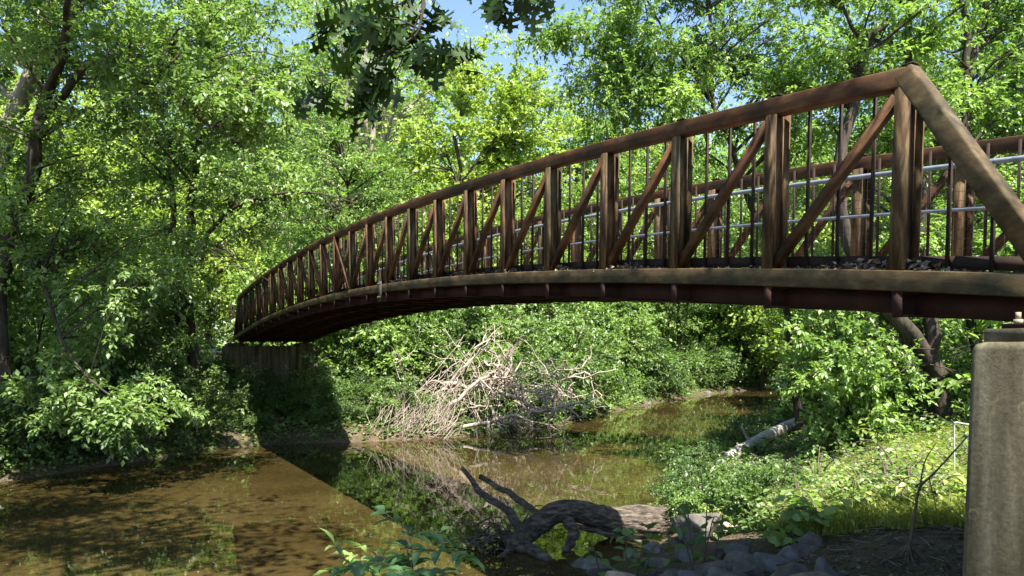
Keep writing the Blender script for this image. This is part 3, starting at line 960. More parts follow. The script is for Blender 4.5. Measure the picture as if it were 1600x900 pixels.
# ---- generic trees of the wood: four kinds built once, then copied
def wood_variant(seed, h, rad, n, leaf, mat, name, label, pale=False, k=10, twigs=15, cr=1.6):
    rr = np.random.RandomState(seed)
    stems = [([(0, 0, -0.3), (rr.uniform(-.4, .4), 0, h * .3), (rr.uniform(-.7, .7), rr.uniform(-.5, .5), h * .6), (rr.uniform(-1, 1), 0, h * .95)], 0.28, 0.04),
             ([(0, 0, h * .33), (1.2, .3, h * .5), (2.0, .6, h * .75)], 0.13, 0.03), ([(0, 0, h * .4), (-1.2, -.4, h * .58), (-1.9, -.3, h * .8)], 0.12, 0.03)]
    cl = ellipsoid_clumps(rr, (0, 0, h * .6), (rad, rad, h * .42), n, cr, .35)
    return tree_obj(name, (0, 0, 0), make_plant(seed, stems, cl, leaf=leaf, width=0.32, k=k, twigs=twigs, leafdroop=0.15), mat, label, barkmat=M['bark_pale'] if pale else M['bark'], group="trees of the wood across the river")


WV = [wood_variant(201, 17, 4.6, 80, 0.30, M['leaf_light'], "woodland_tree", "tall leafy green tree standing in the wood across the river"),
      wood_variant(202, 20, 5.0, 95, 0.31, M['leaf_mid'], "woodland_tree", "darker green full crowned tree standing in the wood across the river"),
      wood_variant(203, 15, 4.4, 74, 0.28, M['leaf_yellow'], "woodland_tree", "yellow green young tree standing in the wood across the river"),
      wood_variant(204, 19, 4.2, 48, 0.27, M['leaf_light'], "woodland_tree", "pale trunked thin crowned tree standing in the wood across the river", pale=True, k=7)]
rw = np.random.RandomState(77)
spots = []
# (pixel x, depth, kind, scale)
for px, Y, kd, sc in [(30, 34, 2, .95), (130, 38, 2, .95), (215, 44, 2, 1.0), (330, 43, 2, .8), (420, 50, 2, .72), (450, 46, 3, .62), (30, 55, 0, 1.15), (130, 62, 2, 1.3), (250, 66, 0, 1.35), (360, 68, 1, 1.2),
                      (470, 64, 2, .78), (545, 60, 0, .66), (610, 66, 2, .7), (680, 56, 2, .72), (760, 60, 0, .85), (830, 50, 2, .78), (900, 58, 0, .86), (985, 62, 2, .85), (1060, 58, 1, .82),
                      (1130, 66, 0, 1.0), (1190, 56, 2, .95), (1270, 60, 0, 1.2), (1345, 46, 2, 1.0), (1420, 40, 0, 1.0), (1490, 46, 2, 1.15), (1570, 36, 0, 1.0), (1640, 34, 1, 1.0), (1360, 70, 0, 1.5), (1450, 66, 1, 1.4), (1540, 60, 2, 1.4), (1620, 52, 0, 1.3),
                      (880, 75, 1, .95), (780, 80, 2, .95), (660, 84, 0, .88), (560, 80, 1, .85), (960, 85, 0, 1.1), (1090, 84, 2, 1.3), (1210, 80, 0, 1.5), (300, 84, 0, 1.6), (180, 80, 1, 1.5), (60, 78, 2, 1.5), (420, 86, 1, 1.3), (-40, 46, 0, 1.1), (-60, 62, 1, 1.3), (1260, 34, 2, .6), (585, 50, 3, 1.5), (530, 46, 3, 1.25), (505, 58, 3, 1.6), (600, 60, 3, 1.65), (655, 70, 2, 1.85), (710, 68, 2, 1.8), (540, 72, 0, 1.75), (815, 62, 2, 1.55), (905, 70, 0, 1.4), (985, 72, 2, 1.5), (470, 56, 0, 1.1), (1045, 78, 0, 1.5), (760, 86, 2, 1.5), (865, 90, 3, 1.5)]:
    X = (px - 800) / FPX * Y
    if bool(in_river(np.array([X]), np.array([Y]))[0]):
        Y += 8; X = (px - 800) / FPX * Y
    spots.append((X, Y, kd, sc))
used = set()
for X, Y, kd, sc in spots:
    z = gz(X, Y) - 0.1
    s = sc * rw.uniform(.95, 1.05)
    if kd not in used:
        o = WV[kd]; o.location = (X, Y, z); o.rotation_euler = (0, 0, rw.uniform(0, 6.28)); o.scale = (s, s, s); used.add(kd)
    else:
        copy_tree(WV[kd], (X, Y, z), rw.uniform(0, 6.28), (s * rw.uniform(.92, 1.1), s * rw.uniform(.92, 1.1), s))


def far_wood():
    """the wood behind everything, reads as one mass"""
    rng = np.random.RandomState(9)
    n = 200000
    mb = MB()
    # clumps
    m = 3600
    a = rng.uniform(-0.62, 0.62, m); Y = rng.uniform(86, 125, m)
    X = np.tan(a) * Y * 1.15
    pxc = 800 + X / Y * FPX
    top = np.where((pxc > 440) & (pxc < 1000), 19, 34) * rng.uniform(.75, 1.0, m)
    Z = 1 + top * rng.uniform(0, 1, m) ** 0.8
    C = np.stack([X, Y, Z], -1)
    i = rng.randint(0, m, n)
    pos = C[i] + rng.normal(size=(n, 3)) * (1.5, 1.2, 1.2)
    tn = np.clip(rng.normal(.45, .2, m)[i] + rng.normal(0, .1, n), 0, 1)
    add_leaves(mb, rng, pos, norm(rng.normal(size=(n, 3))), rng.uniform(.4, .8, n), .36, tint=tn)
    tag(link("distant_wood", mb.mesh("distant_wood", tint=True), M['leaf_light']), kind='stuff')


far_wood()

# ---- shrubs
def shrub_variant(seed, rad, h, n, leaf, mat, name, label, group, compound=0, twigs=11, k=8, width=.32, arch=True):
    rr = np.random.RandomState(seed)
    stems = []
    for _ in range(6):
        a = rr.uniform(0, 6.28); q = rr.uniform(.25, .6)
        stems.append(([(0, 0, -.15), (math.cos(a) * rad * q * .4, math.sin(a) * rad * q * .4, h * .45), (math.cos(a) * rad * q, math.sin(a) * rad * q, h * .85)], 0.035, 0.01))
    cl = ellipsoid_clumps(rr, (0, 0, h * .45), (rad, rad, h * .55), n, rad * .34, .25, zlow=-.75)
    return tree_obj(name, (0, 0, 0), make_plant(seed, stems, cl, leaf=leaf, width=width, k=k, twigs=twigs, compound=compound, leafdroop=0.25, droop=.3, limb_r=.008, sides=5), mat, label, "shrub", group, crown="foliage", trunk="stem")


SV = [shrub_variant(301, 1.9, 3.0, 36, .165, M['leaf_mid'], "bank_shrub", "mid green leafy shrub crowding the river bank", "shrubs along the river banks", twigs=14, k=9),
      shrub_variant(302, 2.3, 2.4, 38, .15, M['leaf_deep'], "bank_shrub", "dark green spreading shrub low on the river bank", "shrubs along the river banks", compound=3, twigs=10),
      shrub_variant(303, 1.7, 3.6, 36, .175, M['leaf_light'], "bank_shrub", "fresh light green tall shrub on the river bank", "shrubs along the river banks", twigs=14, k=9),
      shrub_variant(304, 1.5, 1.5, 28, .12, M['leaf_light'], "bank_shrub", "low rounded light green bush at the water's edge", "shrubs along the river banks", twigs=16, k=10)]
used = set()


def put_shrub(kd, X, Y, sc, dz=-0.05, squash=1.0):
    z = gz(X, Y) + dz
    s = (sc * rw.uniform(.9, 1.1), sc * rw.uniform(.9, 1.1), sc * squash * rw.uniform(.9, 1.1))
    if kd not in used:
        o = SV[kd]; o.location = (X, Y, z); o.rotation_euler = (0, 0, rw.uniform(0, 6.28)); o.scale = s; used.add(kd)
    else:
        o = copy_tree(SV[kd], (X, Y, z), rw.uniform(0, 6.28), s)
    return o


def along(line, i0, i1, n, d0, d1, kinds, s0, s1, side):
    P = line[i0:i1 + 1]
    seg = np.linalg.norm(np.diff(P, axis=0), axis=1); cum = np.concatenate([[0], np.cumsum(seg)])
    for t in np.linspace(0, cum[-1], n) + rw.uniform(-.5, .5, n):
        t = min(max(t, 0), cum[-1] - 1e-3)
        j = int(np.searchsorted(cum, t, 'right') - 1); u = (t - cum[j]) / seg[j]
        p = P[j] * (1 - u) + P[j + 1] * u
        d = (P[j + 1] - P[j]) / seg[j]; nrm = np.array((-d[1], d[0])) * side
        q = p + nrm * rw.uniform(d0, d1)
        if blocked(q): continue
        put_shrub(kinds[rw.randint(len(kinds))], q[0], q[1], rw.uniform(s0, s1))


def blocked(q):
    px = 800 + q[0] / q[1] * FPX
    if 1375 < px < 1490 and 8 < q[1] < 18.9: return True
    if 1150 < px < 1265 and 24 < q[1] < 68 and poly_dist(np.array([q[0]]), np.array([q[1]]), NB)[0] < 2.6: return True
    if 325 < px < 480 and q[1] < 31.5: return True
    if 1085 < px < 1310 and 15.5 < q[1] < 20.6 + (px - 1110) / 185 * 9.4 + .9: return True
    """keep the strip under the bridge and around the piers clear"""
    rel = np.array((q[0] - B_ORG[0], q[1] - B_ORG[1]))
    al = rel @ (-0.4924, 0.8701) / PANEL; pf = rel @ (0.8701, 0.4924)
    return (-3 < al < 27) and (-1.3 < pf < 4.4)


for x_, y_, s_ in ((-9.9, 28.4, .4), (-9.3, 29.6, .45), (-8.0, 29.3, .35), (-6.6, 29.8, .42), (-5.2, 30.2, .4), (-7.4, 31, .5), (-5.9, 31.4, .55), (-10.6, 29.2, .5), (-4.3, 31.2, .5)):
    put_shrub(1, x_, y_, s_)
for px_, Y_, s_, k_ in ((1095, 21.6, .5, 1), (1130, 23.4, .5, 3), (1165, 25.2, .5, 1), (1072, 20.2, .42, 3), (1200, 27.4, .5, 1), (1240, 29.6, .55, 1), (1280, 31.5, .6, 1), (1062, 18.6, .36, 1), (1120, 17.4, .3, 1)):
    put_shrub(k_, (px_ - 800) / FPX * Y_, Y_, s_)
for x_, y_, s_ in ((-12.4, 29.3, .45), (-11.2, 28.9, .38)):
    put_shrub(1, x_, y_, s_)
# left bank (far side of the water, left of the bridge)
along(FB, 2, 5, 16, 0.5, 1.2, [0, 1, 1, 0], .55, .85, 1)
along(FB, 2, 5, 16, 1.8, 4.0, [0, 1, 2], .7, 1.05, 1)
along(FB, 2, 5, 16, 4.5, 9.0, [0, 2, 0], .9, 1.3, 1)
# far bank right of the bridge
along(FB, 6, 9, 12, 0.8, 1.8, [0, 3, 2], .5, .85, 1)
along(FB, 6, 9, 14, 2.5, 6.0, [0, 2, 0, 1], .9, 1.5, 1)
along(FB, 9, 13, 20, 0.8, 1.5, [0, 3, 3, 1], .55, .9, 1)
along(FB, 9, 13, 22, 1.2, 3.5, [0, 2, 0, 1], 1.0, 1.6, 1)
along(FB, 9, 14, 24, 4, 9, [2, 0, 2], 1.3, 2.1, 1)
along(FB, 3, 9, 18, 8, 16, [2, 0, 2], 1.2, 1.9, 1)
# right bank
along(NB, 6, 9, 16, 0.1, 0.9, [3, 1, 1], .35, .6, -1)
along(NB, 6, 9, 10, 1.0, 2.6, [3, 1], .4, .65, -1)
along(NB, 9, 14, 22, 0.4, 1.4, [0, 1, 3, 0], .5, .9, -1)
along(NB, 9, 14, 22, 2.0, 5.0, [0, 1, 1, 2], .8, 1.35, -1)
along(NB, 9, 14, 18, 6.0, 12.0, [0, 1, 2], 1.1, 1.9, -1)

for x_, y_, s_, k_ in ((-9.0, 30.0, .6, 1), (-10.2, 29.8, .55, 0), (-12.3, 30.4, .6, 1), (-8.1, 30.4, .7, 0), (-11.2, 29.9, .45, 1), (-12.9, 31.0, .7, 0)):
    put_shrub(k_, x_, y_, s_)

# ------------------------------------------------------------------ ground cover and grass (nobody could count it)
def scatter_cover():
    rng = np.random.RandomState(21)
    n = 150000
    # denser close to the camera: sample depth by log
    Y = np.exp(rng.uniform(math.log(5.5), math.log(75), n * 3)); X = rng.uniform(-0.85, 0.85, n * 3) * Y
    ok = ~in_river(X, Y)
    d = np.minimum(poly_dist(X, Y, FB), poly_dist(X, Y, NB))
    rel = np.stack([X - B_ORG[0], Y - B_ORG[1]], -1); pf = rel @ np.array((0.8701, 0.4924)); al = rel @ np.array((-0.4924, 0.8701))
    under = (pf > -0.9) & (pf < 3.6)
    near = Y < 17
    pat = wav(X, Y, 3.0, 31) + 0.6 * wav(X, Y, 1.1, 32)
    keep = ok & (d < 14) & (d > 0.12) & (pat > np.where(under & near, 0.55, np.where(under, -0.5, -0.5)))
    pxl = 800 + X / Y * FPX
    keep &= ~((pxl > 1090) & (pxl < 1300) & (Y > 15) & (Y < 20.6 + (pxl - 1110) / 185 * 9.4 + .5) & (pat < .1))
    keep &= ~((Y < 14.2) & (X < 3.3) & (pat < 1.0))
    X, Y, d, pat = X[keep][:n], Y[keep][:n], d[keep][:n], pat[keep][:n]
    n = len(X)
    Z = height(X, Y) + rng.uniform(0.02, 1, n) * np.clip((pat + .5) * .45, .06, .6)
    mb = MB()
    add_leaves(mb, rng, np.stack([X, Y, Z], -1), norm(rng.normal(size=(n, 3)) * (1, 1, .4)), np.clip(0.05 + Y * 0.0045, .07, .28) * rng.uniform(.6, 1.3, n), .36,
               tint=np.clip(.4 + pat * .2 + rng.normal(0, .15, n), 0, 1))
    tag(link("ground_cover", mb.mesh("ground_cover", tint=True), M['leaf_mid']), kind='stuff')
    # tall sunlit grass and weeds on the right bank
    n = 70000
    Y = np.exp(rng.uniform(math.log(6.6), math.log(17), n * 4)); X = rng.uniform(2.4, 12, n * 4)
    px = 800 + X / Y * FPX
    rel = np.stack([X - B_ORG[0], Y - B_ORG[1]], -1); pf = rel @ np.array((0.8701, 0.4924))
    d = poly_dist(X, Y, NB)
    pat = wav(X, Y, 1.6, 41)
    keep = (px > 1210) & (px < 1640) & (~in_river(X, Y)) & (d > .5) & ((pf > 3.1 + 0.35 * pat)) & (pat > -0.62)
    X, Y, pat = X[keep][:n], Y[keep][:n], pat[keep][:n]
    n = len(X)
    base = np.stack([X, Y, height(X, Y) - .02], -1)
    h = rng.uniform(.08, .34, n) ** 1.0 * (1 + .9 * wav(X, Y, .55, 43)).clip(.35, 2.2)
    lean = rng.normal(size=(n, 3)) * (0.65, 0.65, 0)
    tip = base + (np.array((0, 0, 1.0)) + lean) * h[:, None]
    mid = base + (np.array((0, 0, 1.0)) + lean * .35) * (h * .55)[:, None]
    sd = norm(np.stack([rng.normal(size=n), rng.normal(size=n), 0 * X], -1)) * (rng.uniform(.003, .009, n) * (1 + .03 * Y))[:, None]
    V = np.stack([base - sd, base + sd, mid + sd * .8, mid - sd * .8, tip], 1).reshape(-1, 3)
    b = np.arange(n)[:, None] * 5
    tn = np.clip(.5 + rng.normal(0, .22, n), 0, 1)
    gb = MB(); gb.add(V, b + (0, 1, 2, 3), tn)
    gb.f.setdefault(3, []).append(b + (3, 2, 4)); gb.t.setdefault(3, []).append(tn)
    m = 9000
    i = rng.randint(0, n, m)
    add_leaves(gb, rng, tip[i] + rng.normal(size=(m, 3)) * .03, norm(rng.normal(size=(m, 3)) * (1, 1, .3)), rng.uniform(.03, .11, m), .3, tint=np.clip(.4 + rng.normal(0, .25, m), 0, 1))
    tag(link("grass", gb.mesh("grass", tint=True), M['grass']), kind='stuff')
    # chips, fallen twigs and dry leaves on the bare soil
    n = 5000
    Y = np.exp(rng.uniform(math.log(5.2), math.log(9.5), n)); X = rng.uniform(0.5, 5.4, n)
    ok = ~in_river(X, Y); X, Y = X[ok], Y[ok]; n = len(X)
    mb = MB()
    add_leaves(mb, rng, np.stack([X, Y, height(X, Y) + rng.uniform(.0, .03, n)], -1), norm(rng.normal(size=(n, 3)) * (1, 1, .12)), rng.uniform(.02, .07, n), .3, tint=rng.uniform(0, .7, n) ** 1.5)
    k = 420
    Y = np.exp(rng.uniform(math.log(5.2), math.log(10), k)); X = rng.uniform(0.8, 5.2, k); a = rng.uniform(0, PI, k); ln = rng.uniform(.05, .28, k)
    c = np.stack([X, Y, height(X, Y) + .015], -1); dv = np.stack([np.cos(a), np.sin(a), rng.normal(size=k) * .08], -1) * ln[:, None]
    mb.tubes(np.stack([c - dv, c + rng.normal(size=(k, 3)) * (.02, .02, .004), c + dv], 1), np.tile((.005, .006, .003), (k, 1)) * rng.uniform(.6, 2.0, (k, 1)), 4, tint=rng.uniform(0, .8, k))
    tag(link("bank_litter", mb.mesh("bank_litter", tint=True), M['litter']), kind='stuff')


scatter_cover()

# ------------------------------------------------------------------ rocks on the bank
def rock(name, center, dims, seed, mat, label, rz=0.0, tilt=(0, 0), group=None, flat=0.55):
    rr = random.Random(seed)
    import bmesh
    bm = bmesh.new()
    bmesh.ops.create_icosphere(bm, subdivisions=3, radius=1.0)
    planes = []
    for _ in range(13):
        v = Vector((rr.gauss(0, 1), rr.gauss(0, 1), rr.gauss(0, 1))).normalized()
        planes.append((v, rr.uniform(.38, .74)))
    off = Vector((rr.uniform(0, 50), rr.uniform(0, 50), 0))
    for v in bm.verts:
        p = v.co.copy()
        for nv, dd in planes:
            k = p.dot(nv)
            if k > dd: p -= nv * (k - dd) * 0.94
        p += p.normalized() * (mnoise.noise(p * 2.5 + off) * 0.06 + mnoise.noise(p * 7 + off) * 0.025)
        v.co = Vector((p.x * dims[0] * .78, p.y * dims[1] * .78, p.z * dims[2] * .78))
    me = bpy.data.meshes.new(name)
    bm.to_mesh(me); bm.free()
    o = link(name, me, mat)
    o.location = center; o.rotation_euler = (tilt[0], tilt[1], rz)
    return tag(o, label, "rock", group)


def rock_at(px, py, Y, w, h, seed, mat, label, group=None, dz=0.0, **kw):
    p = at(px, py, Y)
    p[2] = gz(p[0], p[1]) + h * 0.18 + dz
    return rock("bank_rock", tuple(p), (w, w * kw.pop('deep', .9), h), seed, mat, label, group=group, **kw)


rock_at(1092, 838, 12.6, .78, .62, 5, M['rock'], "large flat faced grey slab leaning by the cut end of the log", tilt=(R(-28), R(18)), rz=.4, dz=.06)
rock_at(973, 886, 9.7, .34, .50, 8, M['rock_tan'], "pale tan upright stone at the bottom edge of the picture", rz=.3, tilt=(R(-10), R(-12)))
rock_at(1291, 832, 7.3, .24, .26, 12, M['rock_blue'], "dark blue grey square block at the edge of the grass", rz=.5)
rock_at(1206, 871, 7.0, .30, .14, 15, M['rock_blue'], "pale bluish flat stone lying on the dark soil", rz=.2)
rock_at(882, 884, 10.6, .36, .22, 17, M['rock_blue'], "small grey block beside the water under the log", rz=.6)
rock_at(1165, 858, 8.5, .42, .28, 19, M['rock'], "squarish grey stone left of the pale bluish flat stone", rz=1.1)
rock_at(1240, 852, 7.6, .46, .30, 23, M['rock'], "long low dark stone just left of the blue grey block", rz=.2)
rock_at(1128, 866, 8.9, .38, .26, 29, M['rock'], "grey stone in front of the large flat faced slab", rz=.9)
rock_at(1150, 812, 12.4, .4, .22, 31, M['rock_tan'], "light brown stone behind the leaning slab", rz=.4)
rk = np.random.RandomState(5)
for i in range(64):
    px = rk.uniform(860, 1320); py = rk.uniform(828, 900)
    if py < 845 and px < 1040: continue
    Y = 6.4 + (900 - py) / 70 * 4.8 + (1320 - px) / 460 * 3.2
    w = rk.uniform(.14, .46)
    rock_at(px, py, Y, w, w * rk.uniform(.4, .7), 100 + i, M['rock'] if rk.uniform() < .75 else M['rock_blue'], "small grey stone among the riprap on the shaded near bank", group="riprap stones on the shaded near bank", rz=rk.uniform(0, 3), tilt=(rk.uniform(-.4, .4), rk.uniform(-.4, .4)))
for i, (px, Y) in enumerate([(1010, 47), (1105, 58), (560, 29.3), (470, 28.6)]):
    p = at(px, 600, Y)
    rock("bank_rock", (p[0], p[1], 0.08), (.55, .4, .28), 300 + i, M['rock'], "greyish stone at the water line of the far bank", rz=i, group="stones along the far water line")

# ------------------------------------------------------------------ the dead log with branches in the foreground water
def build_log():
    root = empty("fallen_log", tuple(at(930, 830, 14.0)))
    base = np.array(root.location)
    tag(root, "dark thick barked log with forked dead branches lying in the water", "log")
    rng = np.random.RandomState(3)
    path = [at(1058, 821, 14.6), at(1010, 818, 14.4), at(960, 816, 14.2), at(925, 806, 14.0), at(893, 797, 13.9), at(862, 804, 13.8), at(835, 824, 13.7), at(812, 842, 13.5), at(785, 853, 13.3)]
    rad = [.33, .345, .29, .225, .20, .195, .19, .17, .13]
    P = spline(np.concatenate([np.array(path), np.array(rad)[:, None]], 1), 170)
    n, m = len(P), 84
    tan = norm(np.gradient(P[:, :3], axis=0)); s = norm(np.cross(tan, (0.05, 0.1, 1.0))); u = np.cross(s, tan)
    a = np.arange(m) / m * 2 * PI
    A, I = np.meshgrid(a, np.arange(n))
    # ridged bark: lengthwise furrows that wander and break
    rid = np.zeros(A.shape)
    for f, amp in ((9, .5), (15, .35), (23, .25)):
        rid += amp * np.abs(np.sin(A * f / 2 + 1.5 * np.sin(I * .05 * f / 9 + f) + 1.1 * np.sin(A * 3 + I * .11) + .5 * np.sin(A * 7 - I * .21)))
    rid = (rid - .6) * np.clip(.65 + .6 * np.sin(I * .33 + A * 5 + 2 * np.sin(A * 2 + I * .07)), .1, 1.2)
    rr = P[:, 3][:, None] * (1 + .24 * rid + .05 * np.sin(2 * A + I * .03))
    V = P[:, None, :3] + rr[..., None] * (np.cos(A)[..., None] * s[:, None] + np.sin(A)[..., None] * u[:, None])
    idx = np.arange(n * m).reshape(n, m)
    mb = MB(); mb.add(V.reshape(-1, 3), np.stack([idx[:-1], np.roll(idx[:-1], -1, 1), np.roll(idx[1:], -1, 1), idx[1:]], -1).reshape(-1, 4))
    link("log_trunk", mb.mesh("log_trunk", smooth=True, offset=base), M['log'], root)
    # broken end face
    mb = MB(); c = P[0, :3] - tan[0] * .02
    ring = V[0] + tan[0] * .005
    rings = [ring, c + (ring - c) * .7 - tan[0] * rng.uniform(0, .06, m)[:, None], c + (ring - c) * .3 - tan[0] * rng.uniform(0, .08, m)[:, None]]
    W = np.array(rings); ii = np.arange(3 * m).reshape(3, m)
    mb.add(W.reshape(-1, 3), np.stack([ii[1:], np.roll(ii[1:], -1, 1), np.roll(ii[:-1], -1, 1), ii[:-1]], -1).reshape(-1, 4))
    mb.f.setdefault(m, []).append(ii[2][::-1][None]); mb.t.setdefault(m, []).append(np.zeros(1))
    link("broken_end", mb.mesh("broken_end", offset=base), M['log_wood'], root)
    def limb(pts, r0, r1, k=14):
        Q = spline(pts, k); Q[1:-1] += rng.normal(size=(k - 2, 3)) * .011
        Q = spline(np.concatenate([Q, (np.linspace(r0, r1, k) * (1 + .10 * rng.normal(size=k)))[:, None]], 1), 64)
        mm = 30; tg = norm(np.gradient(Q[:, :3], axis=0)); s_ = norm(np.cross(tg, (0.11, 0.2, 1.0))); u_ = np.cross(s_, tg)
        AA, II = np.meshgrid(np.arange(mm) / mm * 2 * PI, np.arange(64)); ph = rng.uniform(0, 6, 3)
        rd = .5 * np.abs(np.sin(AA * 3.5 + 1.3 * np.sin(II * .16 + ph[0]))) + .35 * np.abs(np.sin(AA * 6 + 1.6 * np.sin(II * .23 + AA * 2 + ph[1]))) + .3 * np.sin(II * .5 + AA + ph[2])
        rq = Q[:, 3][:, None] * (.88 + .24 * rd)
        VV = Q[:, None, :3] + rq[..., None] * (np.cos(AA)[..., None] * s_[:, None] + np.sin(AA)[..., None] * u_[:, None])
        ix = np.arange(64 * mm).reshape(64, mm)
        b = MB(); b.add(VV.reshape(-1, 3), np.stack([ix[:-1], np.roll(ix[:-1], -1, 1), np.roll(ix[1:], -1, 1), ix[1:]], -1).reshape(-1, 4))
        for ring in (ix[0][::-1], ix[-1]):
            b.f.setdefault(mm, []).append(ring[None]); b.t.setdefault(mm, []).append(np.zeros(1))
        return link("dead_branch", b.mesh("dead_branch", smooth=True, offset=base), M['log'], root)
    limb([at(815, 838, 13.6), at(800, 806, 13.9), at(775, 786, 14.2), at(748, 766, 14.5), at(722, 731, 14.8)], .10, .04)
    limb([at(845, 808, 13.8), at(826, 792, 14.1), at(795, 771, 14.4), at(750, 744, 14.8)], .075, .045)
    limb([at(800, 850, 13.4), at(835, 862, 13.0), at(856, 880, 12.7), at(846, 899, 12.5)], .12, .06)
    limb([at(880, 806, 13.9), at(895, 826, 13.6), at(890, 852, 13.3), at(880, 862, 13.2)], .11, .06)
    limb([at(800, 858, 13.2), at(780, 872, 12.9), at(745, 905, 12.4)], .06, .03)
    limb([at(900, 822, 13.8), at(960, 838, 13.7), at(1010, 850, 13.6)], .05, .03)
    # a nest of fine dead twigs on the left end
    b = MB()
    for _ in range(70):
        p = at(rng.uniform(735, 815), rng.uniform(815, 870), rng.uniform(13.0, 14.0))
        d = norm(rng.normal(size=3) * (1, .7, .8) + (-.5, 0, .1)); L = rng.uniform(.25, .9)
        Q = spline([p, p + d * L * .5 + rng.normal(size=3) * .07, p + d * L + rng.normal(size=3) * .12], 7)
        b.tubes(Q, np.linspace(rng.uniform(.012, .028), .004, 7), 5)
    link("twig_tangle", b.mesh("twig_tangle", offset=base), M['log'], root)


build_log()

# ------------------------------------------------------------------ bleached brush pile on the far bank
def branchy(mb, rng, p, d, L, r, depth, kink=.35, spread=.8, grav=0.0, seg=6):
    pts = [np.array(p, float)]
    d = np.array(d, float)
    for i in range(seg):
        d = norm(d + rng.normal(size=3) * kink * .5 + (0, 0, -grav * .15))
        pts.append(pts[-1] + d * L / seg)
    P = np.array(pts)
    mb.tubes(P, np.linspace(r, r * .45, seg + 1), 6 if r > .03 else 4)
    if depth > 0:
        for _ in range(rng.randint(2, 4)):
            j = rng.randint(1, seg + 1)
            branchy(mb, rng, P[j], norm(d + rng.normal(size=3) * spread), L * rng.uniform(.4, .7), r * rng.uniform(.45, .6), depth - 1, kink, spread, grav, seg)


